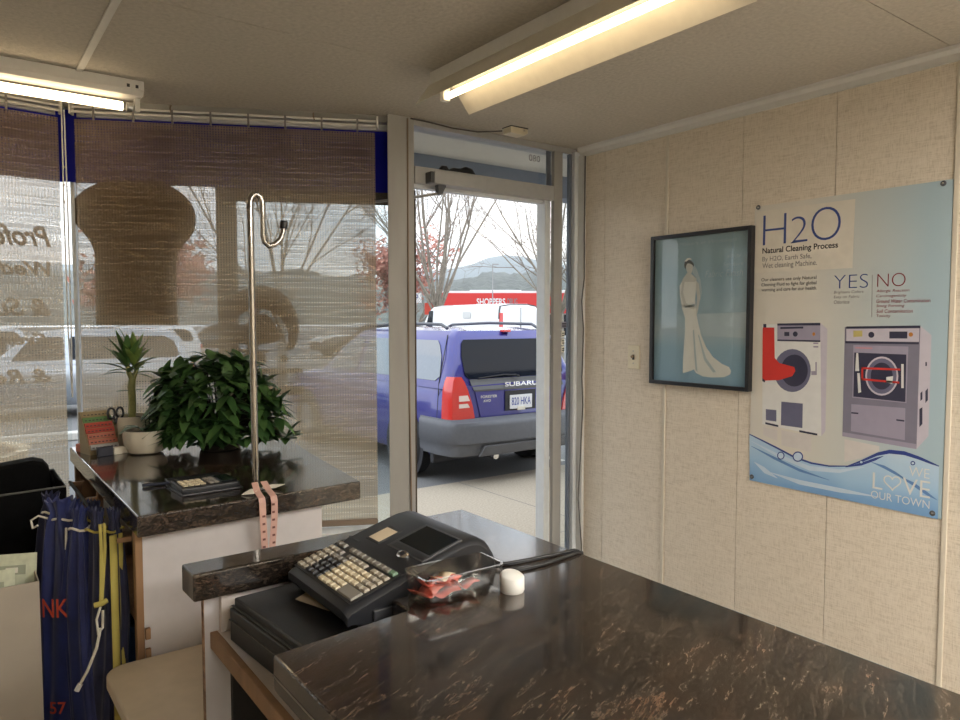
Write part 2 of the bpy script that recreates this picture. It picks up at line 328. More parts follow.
for i, yy in enumerate((2.206, 1.006, -.163)):
    struct('trim_%d' % (i + 2), MB().box(XW - .006, XW, yy - .009, yy + .009, 0, 2.36), 'batten', bevel=.003)
struct('trim_5', MB().prism([(XW, 2.4), (XW - .028, 2.4), (XW - .026, 2.388), (XW - .012, 2.375), (XW - .010, 2.352), (XW, 2.352)], BACK, 2.775, 'y'), 'white_trim')
struct('baseboard_right', MB().box(XW - .012, XW, BACK, 2.75, 0, .09), 'white_trim')
struct('wall_back', MB().box(LEFT - .1, XW + .1, BACK - .1, BACK, -.1, 2.41), 'plain_wall')
struct('wall_left', MB().box(LEFT - .1, LEFT, BACK - .1, LE[1] + .12, -.1, 2.41), 'plain_wall')

# storefront framing -------------------------------------------------------
# post between window and door
struct('trim_6', MB().prism([(1.570, 2.812), (1.665, 2.80), (1.665, 2.90), (1.628, 2.91)], 0, 2.4), 'greige_frame', bevel=.004)
struct('trim_7', MB().prism([(1.668, 2.806), (1.703, 2.806), (1.703, 2.90), (1.668, 2.90)], 0, 2.4), 'greige_frame', bevel=.003)
# header above transom, transom bar, jambs
mb = MB().box(1.70, 2.71, 2.806, 2.90, 2.368, 2.4); struct('trim_8', mb, 'alu_frame', bevel=.002)
mb = MB().box(1.703, 2.54, 2.80, 2.90, 2.115, 2.19); struct('trim_9', mb, 'alu_frame', bevel=.003)
struct('trim_10', MB().box(1.703, 2.49, 2.83, 2.87, 2.10, 2.115), 'alu_light')
struct('trim_11', MB().box(2.492, 2.512, 2.815, 2.88, 0, 2.115), 'alu_light', bevel=.002)
struct('trim_12', MB().box(2.513, 2.539, 2.825, 2.89, 0, 2.115), 'alu_light', bevel=.002)
struct('trim_13', MB().box(2.538, 2.597, 2.797, 2.822, 0, 2.37), 'greige_frame', bevel=.003)
struct('trim_14', MB().box(2.650, 2.668, 2.803, 2.823, 0, 2.37), 'dark_alu', bevel=.002)
struct('trim_15', MB().box(2.6685, 2.7065, 2.78, 2.812, 0, 2.38), 'alu_light', bevel=.004)
struct('trim_16', MB().box(2.690, 2.7075, 2.735, 2.779, 0, 2.36), 'white_trim', bevel=.003)
struct('trim_17', MB().box(1.703, 2.54, 2.82, 2.90, -.1, .012), 'dark_alu')
struct('trim_18', MB().box(2.505, 2.536, 2.822, 2.826, 2.19, 2.368), 'dark_alu')
g = struct('window_3', MB().box(1.703, 2.538, 2.85, 2.856, 2.19, 2.368), 'clear_glass')
g = struct('window_4', MB().box(2.597, 2.650, 2.812, 2.818, .02, 2.37), 'clear_glass')
mb = MB(); put_text(mb, '080', (2.41, 2.8485, 2.312), (.9999, 0, 0), (0, 0, 1), width=.075, height=.032)
# the street number is read from outdoors, so from indoors it runs backwards
cx = 2.4475
mb.v = [(2 * cx - x, y, z) for x, y, z in mb.v]
tag(mb.build('street_number', 'ink_grey'), 'small grey street number on the transom glass, seen reversed', 'number')
# window bulkhead, sills and low walls
def band(fn, t0, t1, o0, o1, z0, z1): return MB().prism([fn(t0, o0), fn(t1, o0), fn(t1, o1), fn(t0, o1)], z0, z1)
struct('wall_front', band(wp, .02, 1.33, .03, .16, -.1, .50), 'plain_wall')
struct('wall_front_left', band(wq, 0.02, 2.98, .03, .16, -.1, .50), 'plain_wall')
struct('trim_19', band(wp, .02, 1.31, -.03, .17, .50, .53), 'white_enamel', bevel=.004)
struct('trim_20', band(wq, .02, 2.98, -.03, .17, .50, .53), 'white_enamel', bevel=.004)
struct('trim_21', band(wp, .0, 1.34, .02, .14, 2.37, 2.4), 'greige_frame')
struct('trim_22', band(wq, .0, 2.98, .02, .14, 2.37, 2.4), 'greige_frame')
mb = MB(); tt = wp(1.33, .05); 
struct('trim_23', MB().prism([wp(1.318, .055), wp(1.334, .058), wp(1.345, .10), wp(1.322, .10)], .53, 2.37), 'alu_light', bevel=.002)
for i, (fn, a, b) in enumerate(((wp, -.05, 1.345), (wq, -.012, 2.95))):
    fr = MB()
    for z0, z1 in ((.53, .56), (2.345, 2.37)):
        fr.prism([fn(a, .06), fn(b, .06), fn(b, .115), fn(a, .115)], z0, z1)
    if i == 0: fr.prism([fn(a, .06), fn(a + .022, .06), fn(a + .022, .115), fn(a, .115)], .53, 2.37)
    w = struct('window_%d' % (i + 1), fr, 'alu_light')
    MB().prism([fn(a, .085), fn(b, .085), fn(b, .091), fn(a, .091)], .55, 2.35).build('pane', 'clear_glass', w)

# blue vinyl bands on the upper glass
for fn, a, b, lab in ((wp, -.035, 1.338, 'blue film band across the top of the middle window'), (wq, -.008, 2.9, 'blue film band across the top of the left window')):
    tag(MB().prism([fn(a, .080), fn(b, .080), fn(b, .084), fn(a, .084)], 2.075, 2.365).build('window_film', 'blue_film'), lab, 'sign band', 'blue bands on the shop windows')
tag(MB().prism([wp(1.300, .048), wp(1.338, .042), wq(.020, .052), wq(.019, .056), wp(1.338, .047), wp(1.300, .053)], 2.072, 2.365).build('mullion_film', 'blue_film'), 'strip of blue film at the window corner between the two blinds', 'sign band')
# roller blinds ------------------------------------------------------------
def blind(lab, loc, ang, t0, t1, z0, off):
    b = thing('roller_blind', lab, 'blind', (loc.x, loc.y, 0), ang, 'woven roller blinds')
    w = MB(); n = 2
    w.box(t0, t1, -.0006, .0006, z0, 2.318); w.build('blind_cloth', 'woven_blind_cloth', b)
    for zz_ in (2.346, 2.366): MB().tube([(t0 - .01, .004, zz_), (t1 + .012, .004, zz_)], .0048, 10).build('curtain_rod', 'white_enamel', b, smooth=40)
    for k in range(8):
        tk_ = t0 + (t1 - t0) * (k + .5) / 8; MB().box(tk_ - .004, tk_ + .004, .003, .010, 2.314, 2.371).build('rod_clip', 'ink_grey', b)
    MB().box(t0, t1, -.006, .007, z0 - .004, z0 + .024).build('bottom_bar', 'stucco_brown', b, bevel=.003)
    for tx in (t0 - .014, t1 + .006): MB().box(tx, tx + .008, -.02, .02, 2.335, 2.385).build('bracket', 'white_plastic', b, bevel=.002)
    return b
b1 = blind('brown woven roller blind over the middle window beside the door', P0, ANG, .078, 1.292, .585, 0)
b2 = blind('brown woven roller blind over the left window, cut by the photo edge', C0, ANG2, .022, 2.85, .585, 0)
ch = MB(); ch.tube([(.010, .012, 2.35), (.013, .014, 1.9), (.011, .012, 1.45), (.003, .012, 1.18)], .0028, 6); ch.tube([(.001, .012, 2.35), (-.001, .014, 1.9), (.0, .012, 1.45), (.003, .012, 1.18)], .0028, 6)
for q in (2.12, 2.05, 1.98): ch.lathe([(.001, q - .007), (.006, q), (.001, q + .007)], (.010, .012, 0), 10)
ch.build('pull_chain', 'white_plastic', b2, smooth=60)
for t in (.34, .92): MB().tube([(t, -.02, 2.395), (t, .0, 2.39), (t, .005, 2.375), (t - .004, .008, 2.36)], .003, 6).build('ceiling_hook', 'stucco_brown', b1)

# signs and letters on the glass -------------------------------------------
def wz(px_t, z, o=.0775): q = wp(px_t, o); return (q[0], q[1], z)
def smooth_poly(pts, it=2):
    for _ in range(it):
        n = len(pts); q = []
        for i in range(n):
            a, b = Vector(pts[i]), Vector(pts[(i + 1) % n]); q += [tuple(a * .75 + b * .25), tuple(a * .25 + b * .75)]
        pts = q
    return pts
def plate(pts, o0, o1, fn=wp):                                # outline (t, z) with thickness across the glass
    vs = [(*fn(t, o0), z) for t, z in pts] + [(*fn(t, o1), z) for t, z in pts]; n = len(pts)
    return MB().add(vs, [tuple(range(n)), tuple(range(n, 2 * n))[::-1]] + [(i, (i + 1) % n, n + (i + 1) % n, n + i) for i in range(n)])
SH = [(1.235, 1.475), (.905, 1.475), (.905, 1.475)]
bread = [(1.228, 1.478), (1.228, 1.478), (1.226, 1.70), (1.226, 1.80), (1.262, 1.86), (1.305, 1.91), (1.312, 1.99), (1.262, 2.045), (1.18, 2.085), (1.06, 2.09), (.94, 2.085), (.86, 2.035), (.818, 1.965), (.826, 1.88), (.868, 1.83), (.902, 1.78), (.904, 1.70), (.903, 1.478), (.903, 1.478)]
bs = thing('hanging_sign', 'mushroom-shaped dark board hanging behind the middle blind', 'sign', (*wp(1.06, .07), 1.478))
plate(smooth_poly([(t + .022, z) for t, z in bread], 2), .060, .072).build('board', 'brown_board', bs, off=(*wp(1.06, .07), 1.478))
for t in (1.19, .93): MB().tube([wz(t, 2.07, .066), wz(t - .004, 2.10, .062), wz(t + .008, 2.085, .058)], .004, 6).build('hook', 'stucco_brown', bs, off=(*wp(1.06, .07), 1.478))
# round emblem with the word board below
em = thing('window_decal', 'round brown sewing emblem over a lettered strip on the middle window', 'decal', (*wp(.56, .08), 1.1))
eo = (*wp(.56, .08), 1.1)
aa = [R(-32 + 244 * i / 40) for i in range(41)]
ring = [(.582 + .163 * math.cos(a), 1.468 + .185 * math.sin(a)) for a in aa] + [(.590 + .125 * math.cos(a), 1.425 + .125 * math.sin(a)) for a in aa[::-1]]
plate(ring, .0785, .0815).build('emblem', 'decal_ink', em, off=eo)
for pts in ([(.70, 1.42), (.60, 1.53), (.54, 1.52), (.50, 1.44), (.50, 1.40), (.66, 1.385)], [(.66, 1.36), (.57, 1.36), (.555, 1.32), (.58, 1.295), (.66, 1.30)], [(.50, 1.345), (.47, 1.345), (.465, 1.315), (.50, 1.31)]):
    plate(smooth_poly(pts, 2), .0785, .0815).build('emblem_shape', 'decal_ink', em, off=eo)
mb = MB()
for a, b in (((.62, 1.46), (.56, 1.62)), ((.56, 1.62), (.48, 1.40)), ((.70, 1.40), (.62, 1.46)), ((.66, 1.36), (.55, 1.36)), ((.60, 1.36), (.60, 1.48))):
    mb.tube([wz(a[0], a[1], .0755), wz(b[0], b[1], .0755)], .006, 5)
mb.build('machine_line', 'decal_ink', em, off=eo)
plate([(.70, 1.262), (.402, 1.262), (.402, 1.285), (.70, 1.285)], .078, .081).build('upper_rule', 'decal_ink', em, off=eo)
plate([(.70, 1.165), (.402, 1.165), (.402, 1.205), (.70, 1.205)], .078, .081).build('lower_strip', 'decal_ink', em, off=eo)
mb = MB(); put_text(mb, 'ALTERATIONS', (*wp(.41, .079), 1.215), (DW.x, DW.y, 0), (0, 0, 1), width=.33, height=.048, off=.01)
mb.build('lettering', 'decal_ink', em, off=eo)
mb = MB(); put_text(mb, 'Shirts', (*wp(.20, .079), .98), (DW.x, DW.y, 0), (0, 0, 1), width=.26, height=.085, shear=.2, off=-.02)
tag(mb.build('window_lettering', 'decal_pale'), 'pale script word low on the middle window, seen reversed', 'lettering')
for txt, z, t0, w, h in (('Professional', 1.80, .045, .46, .085), ('Wedding', 1.665, .050, .34, .075), ('& Suits', 1.515, .055, .30, .075), ('Evening', 1.385, .06, .30, .06), ('& Repairs', 1.225, .062, .40, .075)):
    mb = MB(); put_text(mb, txt, (*wq(t0, .078), z), (D2.x, D2.y, 0), (0, 0, 1), width=w, height=h, shear=.35, off=.028)
    nm = {'Professional': 'top', 'Wedding': 'second', '& Suits': 'third', 'Evening': 'fourth', '& Repairs': 'lowest'}[txt]
    tag(mb.build('window_lettering', 'gold_letter'), '%s line of brown script lettering on the left window, seen reversed' % nm, 'lettering', 'script lines on the left window')
for i, (z, w) in enumerate(((1.475, .034), (1.425, .02), (1.385, .02), (1.345, .02))):
    mb = MB().box(2.608, 2.608 + w, 2.8095, 2.8115, z - .016, z + .016)
    o = mb.build('window_sticker', 'paper' if i else 'ink_steel'); mb = MB()
    tag(o, ['grey sticker at the top of the column on the side light', 'pale sticker below the grey one on the side light', 'pale sticker third down on the side light', 'lowest pale sticker on the side light'][i], 'sticker', 'stickers on the side light')
    for k in range(2): mb.box(2.611, 2.605 + w, 2.8085, 2.8094, z - .010 + k * .012, z - .004 + k * .012)
    mb.build('print', 'ink_black', o)
# ---------------------------------------------------------------- door leaf, folded back outdoors
dl = struct('door_1', MB().prism([wp(.70, .215), wp(.785, .215), wp(.785, .26), wp(.70, .26)], -.06, 2.115), 'door_tint', bevel=.003)
for a, b, z0, z1, nm in ((-.12, -.05, -.06, 2.115, 'hinge_stile'), (-.05, .70, 2.045, 2.115, 'top_rail'), (-.05, .70, -.06, .16, 'bottom_rail')):
    MB().prism([wp(a, .215), wp(b, .215), wp(b, .26), wp(a, .26)], z0, z1).build(nm, 'door_tint', dl, bevel=.003)
MB().prism([wp(-.05, .235), wp(.70, .235), wp(.70, .241), wp(-.05, .241)], .16, 2.045).build('pane', 'clear_glass', dl)
MB().tube([(*wp(.742, .26), .85), (*wp(.742, .31), .87), (*wp(.742, .31), 1.13), (*wp(.742, .26), 1.15)], .011, 10).build('door_handle', 'chrome', dl, smooth=50)
dc = thing('door_closer', 'grey door closer box with folding arm under the transom bar', 'door closer', (1.76, 2.78, 2.14))
dof = (1.76, 2.78, 2.14)
MB().box(1.775, 2.06, 2.748, 2.80, 2.112, 2.168).build('closer_body', 'alu_frame', dc, off=dof, bevel=.003)
MB().box(1.757, 1.775, 2.752, 2.80, 2.115, 2.165).build('end_cap', 'garnish', dc, off=dof, bevel=.003)
MB().prism([(1.80, 2.112), (1.848, 2.112), (1.835, 2.09), (1.826, 2.068), (1.806, 2.068)], 2.76, 2.79, 'y').build('arm_hub', 'cladding', dc, off=dof, bevel=.003)
MB().tube([(1.815, 2.775, 2.075), (1.70, 2.86, 2.052), (1.615, 3.02, 2.05)], .0065, 8).build('arm', 'grey_enamel', dc, off=dof, smooth=50)
mb = MB()
mb.tube([(1.86, 2.83, 2.192), (1.87, 2.83, 2.205), (1.885, 2.83, 2.207), (1.895, 2.83, 2.194)], .012, 8)
mb.tube([(1.90, 2.83, 2.194), (1.93, 2.83, 2.203), (1.97, 2.83, 2.202), (2.0, 2.83, 2.212), (2.03, 2.83, 2.208), (2.055, 2.83, 2.193)], [.006, .011, .012, .016, .015, .006], 8)
tag(mb.build('cord_bundle', 'black_plastic', smooth=60), 'dark crumpled strip lying on the transom bar above the door closer', 'cord')

# ---------------------------------------------------------------- fluorescent fixtures
def winged(loc, lab, L=1.21):
    f = thing('fluorescent_light', lab, 'ceiling light', loc)
    h = L / 2
    MB().box(-.058, .058, -h, h, -.045, -.001).build('housing', 'white_enamel', f, bevel=.002)
    MB().box(-.004, .02, -h * .1, h * .15, -.046, -.0445).build('slot', 'ink_black', f)
    for s in (-1, 1):
        w = MB(); pts = [(.025 * s, -.045), (.058 * s, -.045), (.117 * s, -.120), (.117 * s, -.123), (.056 * s, -.049), (.025 * s, -.049)]
        w.prism(pts, -h, h, 'y'); w.build('reflector_wing', 'warm_enamel', f)
    MB().tube([(0, -h + .045, -.083), (0, h - .03, -.083)], .0118, 14).build('tube', 'tube_lit', f, smooth=50)
    MB().tube([(.045, h - .05, -.060), (.045, h - .014, -.060)], .011, 12).build('starter', 'ivory_plastic', f, smooth=50)
    for y in (-h + .02, h - .014): MB().box(-.016, .016, y - .012, y + .012, -.098, -.045).build('lamp_holder', 'white_plastic', f, bevel=.004)
    return f
winged((1.497, 1.655, 2.4), 'winged fluorescent light on the ceiling near the papered wall')
def strip(loc, lab, L=1.25):
    f = thing('strip_light', lab, 'ceiling light', loc); h = L / 2
    MB().prism([(-.062, 0), (.062, 0), (.062, -.036), (.042, -.052), (-.042, -.052), (-.062, -.036)], -h, h, 'x').build('housing', 'white_enamel', f, bevel=.002)
    MB().tube([(-h + .03, 0, -.088), (h - .065, 0, -.088)], .0165, 14).build('tube', 'tube_lit', f, smooth=50)
    for x in (-h + .012, h - .052): MB().tube([(x, 0, -.088), (x + .02, 0, -.088)], .0168, 14).build('tube_cap', 'tube_cap', f, smooth=50)
    for x in (-h + .004, h - .024): MB().box(x, x + .018, -.016, .016, -.104, -.052).build('lamp_holder', 'white_plastic', f, bevel=.003)
    for k in (.02, .05): MB().box(h - k - .01, h - k, -.0632, -.062, -.03, -.018).build('clip', 'ink_black', f)
    return f
strip((-.01, 3.05, 2.4), 'bare fluorescent strip light above the left window', 1.27)
def fill_panel(x, y, lab):  # invented fill panel, out of view, added to brighten the room
    f = thing('fill_light', lab, 'ceiling light', (x, y, 2.4))
    MB().box(-.62, .62, -.32, -.30, -.03, -.001).box(-.62, .62, .30, .32, -.03, -.001).box(-.62, -.60, -.30, .30, -.03, -.001).box(.60, .62, -.30, .30, -.03, -.001).build('frame', 'white_enamel', f)
    MB().box(-.60, .60, -.30, .30, -.02, -.012).build('fill_face', 'fill_panel_lit', f)
for x, y, lab in ((1.75, -.55, 'added fill light panel behind the viewer, nearest the counter'), (1.75, -1.75, 'added fill light panel at the unseen back of the customer side'), (.2, -1.9, 'added fill light panel in the middle of the unseen back of the shop')): fill_panel(x, y, lab)

# ceiling sensor, wires, switch
s = thing('ceiling_sensor', 'small ivory sensor box on the ceiling above the door', 'sensor', (2.175, 2.67, 2.4))
MB().prism([(-.05, 0), (.05, 0), (.055, -.022), (.03, -.036), (-.05, -.032)], -.03, .03, 'y').build('case', 'ivory_plastic', s, bevel=.004)
MB().box(-.052, .052, -.034, .034, -.004, 0).build('base', 'ink_black', s)
MB().lathe([(.0, 0), (.006, 0), (.006, .003), (0, .003)], (.03, -.03, -.012), 12, 'y').build('eye', 'ink_black', s)
tag(MB().tube([(2.12, 2.70, 2.385), (2.02, 2.76, 2.378), (1.90, 2.79, 2.383), (1.78, 2.797, 2.392), (1.68, 2.795, 2.392)], .0035, 6).build('sensor_wire', 'grey_cord', smooth=60), 'thin dark wire from the ceiling sensor along the door header', 'wire')
tag(MB().tube([(1.664, 2.797, 2.39), (1.664, 2.799, 2.0), (1.662, 2.795, 1.55), (1.664, 2.799, 1.30), (1.672, 2.799, .9), (1.678, 2.80, .4), (1.678, 2.80, .0)], .0038, 6).build('post_wire', 'stucco_brown', smooth=60), 'thin brown wire running down the post left of the doorway', 'wire')
cw = [(2.690, 2.727, 2.35), (2.688, 2.728, 2.0), (2.690, 2.727, 1.72), (2.680, 2.735, 1.60), (2.688, 2.728, 1.45), (2.682, 2.731, 1.2), (2.688, 2.728, 1.05), (2.68, 2.735, .8), (2.672, 2.742, .55), (2.686, 2.729, .3), (2.688, 2.73, 0)]
tag(MB().tube(cw, .0035, 6).build('corner_wire', 'grey_cord', smooth=60), 'thin wavy wire hanging down the corner beside the papered wall', 'wire')
sw = thing('light_switch', 'ivory light switch on the papered wall left of the framed picture', 'light switch', (XW, 2.396, 1.318))
MB().box(-.006, 0, -.037, .037, -.058, .058).build('cover_plate', 'ivory_plastic', sw, bevel=.003)
MB().box(-.008, -.005, -.006, .006, -.013, .013).build('slot', 'ink_black', sw)
MB().obox((-.013, 0, .004), (.009, .004, .006), (0, R(-25), 0)).build('toggle', 'stucco_brown', sw, bevel=.001)
for z in (-.03, .03): MB().lathe([(.0, -.0075), (.0035, -.0075), (.0035, -.005), (0, -.005)], (0, 0, z), 10, 'x').build('screw', 'grey_enamel', sw)

# ---------------------------------------------------------------- poster
PO = (XW, 1.7495, .8215)
po = thing('poster', 'large pale blue advertising poster with two washing machines on the papered wall', 'poster', PO)
def flat(mb, pts, lay):                                      # printed shape: photo readings on the wall plane, thin layer
    q = [wall_pt(*p) for p in pts]; x = XW - .0042 - lay * .00022
    mb.add([(x, y, z) for y, z in q], [tuple(range(len(q)))])
    return mb
def art(name, m, lay, *polys):
    for p in polys: flat(MB(), p, lay).build(name, m, po, off=PO)
MB().box(XW - .004, XW - .0005, 1.016, 1.7495, .8215, 1.968).build('sheet', 'poster_sheet', po, off=PO)
art('title_panel', 'ink_cream', 1, [(757, 212), (856, 199), (853, 268), (756, 273)])
# water at the foot of the sheet
wave_top = [(750.0, 434), (762, 440), (778, 448), (795, 457), (812, 463), (830, 466), (848, 466), (862, 461), (878, 454), (890, 451.5), (905, 453), (920, 458), (932, 463), (939.6, 466)]
art('water', 'wave_blue', 1, wave_top + [(938.4, 519), (750.2, 480)])
def ribbon(pts, w0, w1):
    n = len(pts); up = []; dn = []
    for i, (x, y) in enumerate(pts):
        w = w0 + (w1 - w0) * math.sin(PI * i / (n - 1)); up.append((x, y - w)); dn.append((x, y + w))
    return up + dn[::-1]
art('water_edge', 'ink_deep', 2, ribbon(wave_top[:7], .5, 1.0), ribbon(wave_top[6:], .5, 2.0), ribbon([(846, 467), (862, 464), (876, 459), (884, 456)], .2, 1.6))
art('water_streak', 'ink_mid', 2, ribbon([(872, 462), (885, 467), (896, 473), (908, 480)], .2, 1.8), ribbon([(898, 475), (914, 484), (927, 493), (938, 500)], .2, 2.2), ribbon([(752, 446), (775, 458), (800, 470), (830, 480)], .2, 1.6))
art('water_light', 'ink_pale', 2, ribbon([(752, 441), (780, 456), (810, 468), (840, 471), (865, 467)], .3, 2.4), ribbon([(770, 472), (800, 482), (840, 490), (880, 497)], .2, 2.6), ribbon([(755, 462), (765, 470), (778, 478)], .3, 3.0))
def disc(cx, cy, rx, ry, n=28, a0=0, a1=2 * PI): return [(cx + rx * math.cos(a0 + (a1 - a0) * i / n), cy + ry * math.sin(a0 + (a1 - a0) * i / n)) for i in range(n)]
art('bubble', 'ink_deep', 3, disc(781.5, 455.5, 3.7, 4), disc(798.5, 456.5, 5.3, 5.2), disc(862, 462, 2.2, 1.8), disc(913.5, 463, 2.4, 2.2))
art('bubble_inside', 'ink_pale', 4, disc(781.5, 455.5, 2.7, 3), disc(798.5, 456.5, 4.1, 4), disc(862, 462, 1.4, 1.1), disc(913.5, 463, 1.4, 1.2))
# red-armed tumbler
art('tumbler_case', 'ink_white', 2, [(763, 324.5), (821, 323), (822, 436), (763, 424)])
art('tumbler_flank', 'ink_lav', 2, [(821, 323), (828, 329), (826, 431), (822, 436)])
art('tumbler_panel', 'ink_violet', 3, [(778, 325.5), (821, 324), (821, 341), (778, 340.5)])
art('tumbler_rail', 'ink_dark', 4, [(778, 323.5), (821, 322.8), (821, 325.4), (778, 325.6)], [(778, 339.4), (821, 340.4), (821, 342), (778, 341)], [(781, 327), (804, 326.5), (804, 328.5), (781, 329)], [(785, 332), (790, 332), (790, 336), (785, 336)], [(766, 422), (779, 425), (779, 427), (766, 424)], [(800, 430), (818, 433.5), (818, 435.5), (800, 432)])
art('tumbler_ring', 'ink_slate', 3, disc(793, 370.5, 18.5, 21.5))
art('tumbler_gasket', 'ink_dark', 4, disc(795, 370.5, 13.5, 16))
art('tumbler_arm', 'ink_red', 5, [(763.5, 327.5), (775, 327.5), (775.5, 358), (780, 363), (795, 367), (796, 371), (793, 376), (780, 380), (766, 380.5), (763, 378)])
art('tumbler_arm_tip', 'ink_dark', 4, [(764, 324), (767, 324), (767, 328), (764, 328)], [(763, 378), (766, 380), (765.5, 382.5), (763, 381)])
art('tumbler_hatch', 'ink_slate', 3, [(782, 401.5), (803.5, 403.5), (803, 428), (781.5, 425)], [(766.5, 409), (777, 410), (777, 421.5), (766.5, 420)])
art('tumbler_knob', 'ink_dark', 5, disc(796, 334, 2.4, 2.6)); art('tumbler_lamp', 'ink_orange', 5, disc(814.5, 334, 1.4, 1.8))
art('tumbler_latch', 'ink_violet', 4, [(812, 371), (817.5, 371), (817.5, 375), (812, 375)], [(816, 362), (817.5, 362), (817.5, 372), (816, 372)], [(814, 342.5), (819, 342.5), (819, 344), (814, 344)], [(814, 346), (819, 346), (819, 347.5), (814, 347.5)])
# steel washer
art('washer_case', 'ink_steel', 2, [(845.5, 327), (921, 326), (917, 449), (843, 436)])
art('washer_flank', 'ink_lav', 2, [(921, 326), (932, 335), (929, 436), (917, 449)])
art('washer_front', 'ink_violet', 3, [(854, 345), (909, 346.5), (907, 403), (853, 397.5)], [(852, 404), (906, 408), (905.5, 440), (851.5, 431)])
art('washer_panel', 'ink_lav', 3, [(847, 328.5), (920, 328), (919.5, 342), (847, 341)])
art('washer_rail', 'ink_dark', 4, [(847, 326.5), (921, 325.5), (921, 328.2), (847, 328.8)], [(846, 341), (919.5, 342), (919.5, 344.3), (846, 343.3)], [(890, 331.5), (908, 331.5), (908, 338.5), (890, 338.5)], [(852, 412), (859, 412.6), (859, 414), (852, 413.4)], [(897, 419), (905, 420), (905, 421.6), (897, 420.6)])
art('washer_dial', 'ink_yellow', 4, [(854, 330.5), (863, 330.5), (863, 336.5), (854, 337)]); art('washer_knob', 'ink_dark', 5, disc(872, 334.8, 3, 3)); art('washer_lamp', 'ink_orange', 5, disc(911.5, 334.5, 2.2, 2.2))
art('washer_window', 'ink_dark', 4, [(855, 352.5), (907, 354.5), (906, 402), (854, 396.5)])
art('washer_hoop', 'ink_lav', 5, disc(882.5, 376, 16.5, 19.5)); art('washer_drum', 'ink_slate', 6, disc(882.5, 376, 14.8, 17.7)); art('washer_drum_inside', 'ink_dark', 7, disc(882.5, 376, 11, 13.5))
art('washer_bar', 'ink_red', 8, [(862, 367), (901, 368.5), (901, 370.5), (862, 369)], [(862, 378), (900, 381.5), (900, 383.5), (862, 380)], [(862, 367), (864, 367), (864, 380), (862, 380)])
art('washer_hinge', 'ink_white', 8, [(857, 353), (859, 353), (860, 371), (856, 371)], [(858, 373), (860.5, 373), (862, 392), (859, 393)], [(902, 364), (904.5, 364), (904.5, 388), (902, 388)], [(887, 377), (894, 376), (893, 384), (887, 382)])
art('washer_name', 'ink_rose', 5, [(856, 347), (873, 347.6), (873, 349), (856, 348.4)])
art('washer_vent', 'ink_dark', 3, [(921, 393), (923, 391), (923, 399), (921, 401)], [(926, 391), (928.5, 388), (928.5, 400), (926, 403)], [(920, 409), (923, 407), (923, 424), (920, 427)], [(926, 362), (927.5, 362), (927.5, 366), (926, 366)])
art('washer_foot', 'ink_violet', 4, [(843, 432), (917, 444), (917, 449), (843, 436)])
art('machine_reflection', 'ink_shine', 2, [(764, 427), (778, 430), (778, 441), (764, 435)], [(782, 430), (812, 436), (812, 452), (782, 445)], [(845, 439), (880, 446), (880, 451), (862, 458), (845, 462)])
art('divider', 'ink_grey', 2, [(872.6, 275), (873.1, 275), (872.6, 317), (872.1, 317)])
# words on the poster: bottom-left, bottom-right, height readings on the wall plane
def words(mb, txt, p0, p1, ptop, lay=3, off=0, shear=0, space=1.0):
    a, b, c = wall_pt(*p0), wall_pt(*p1), wall_pt(p0[0], ptop)
    put_text(mb, txt, (XW - .0042 - lay * .00022, a[0], a[1]), (0, -1, 0), (0, 0, 1), width=a[0] - b[0], height=c[1] - a[1], off=off, shear=shear, space=space)
mb = MB(); words(mb, 'H', (763.5, 245.5), (786.5, 244), 216, off=-.022); words(mb, '2', (791.5, 243.5), (808, 242.5), 217.5, off=-.022); words(mb, 'O', (811.5, 241.5), (841, 240), 209, off=-.022)
mb.build('headline', 'ink_navy', po, off=PO)
mb = MB(); words(mb, 'Natural Cleaning Process', (763, 255.5), (838.5, 250), 248.2, off=.016); mb.build('subheading', 'ink_black', po, off=PO)
mb = MB(); words(mb, 'By H2O, Earth Safe,', (763, 263), (812, 259.5), 257); words(mb, 'Wet cleaning Machine.', (763, 270), (817.5, 267), 263.5); mb.build('tagline', 'ink_grey', po, off=PO)
mb = MB()
for i, (t, xe) in enumerate((('Our cleaners use only Natural', 817), ('Cleaning Fluid to fight for global', 817), ('warming and care for our health.', 817.5))): words(mb, t, (762, 282.5 + 5 * i), (xe, 281.3 + 5.1 * i), 278.3 + 5 * i)
mb.build('small_print', 'ink_black', po, off=PO)
mb = MB(); words(mb, 'YES', (834.5, 288.8), (868.5, 287.6), 275.5, off=-.022); mb.build('yes_word', 'ink_navy', po, off=PO)
mb = MB(); words(mb, 'NO', (877.8, 287), (906, 286.5), 274, off=-.02); mb.build('no_word', 'ink_wine', po, off=PO)
mb = MB()
for i, (t, xe) in enumerate((('Brightens Colors', 864), ('Easy on Fabric', 860), ('Odorless', 850))): words(mb, t, (834.5, 294.5 + 4.7 * i), (xe, 294 + 4.8 * i), 291 + 4.7 * i, shear=.15)
mb.build('yes_list', 'ink_grey', po, off=PO)
mb = MB()
for i, (t, xe) in enumerate((('Allergic Reaction', 910), ('Carcinogenicity', 907), ('Ground Water Contamination', 931), ('Smog Forming', 905), ('Soil Contamination', 913.5), ('Toxicity', 891))): words(mb, t, (877, 293.2 + 4.95 * i), (xe, 293.2 + 5 * i), 289.7 + 4.95 * i, shear=.15)
mb.build('no_list', 'ink_wine', po, off=PO)
mb = MB(); words(mb, 'WE', (909.5, 475.5), (930, 479.5), 466, off=-.006); words(mb, 'L', (873, 488), (883, 489.7), 472, off=-.006); words(mb, 'VE', (903, 493.5), (930.5, 498), 477, off=-.006); words(mb, 'OUR TOWN', (871.5, 497.5), (930, 507.5), 490, off=-.006)
mb.build('town_words', 'ink_white', po, off=PO)
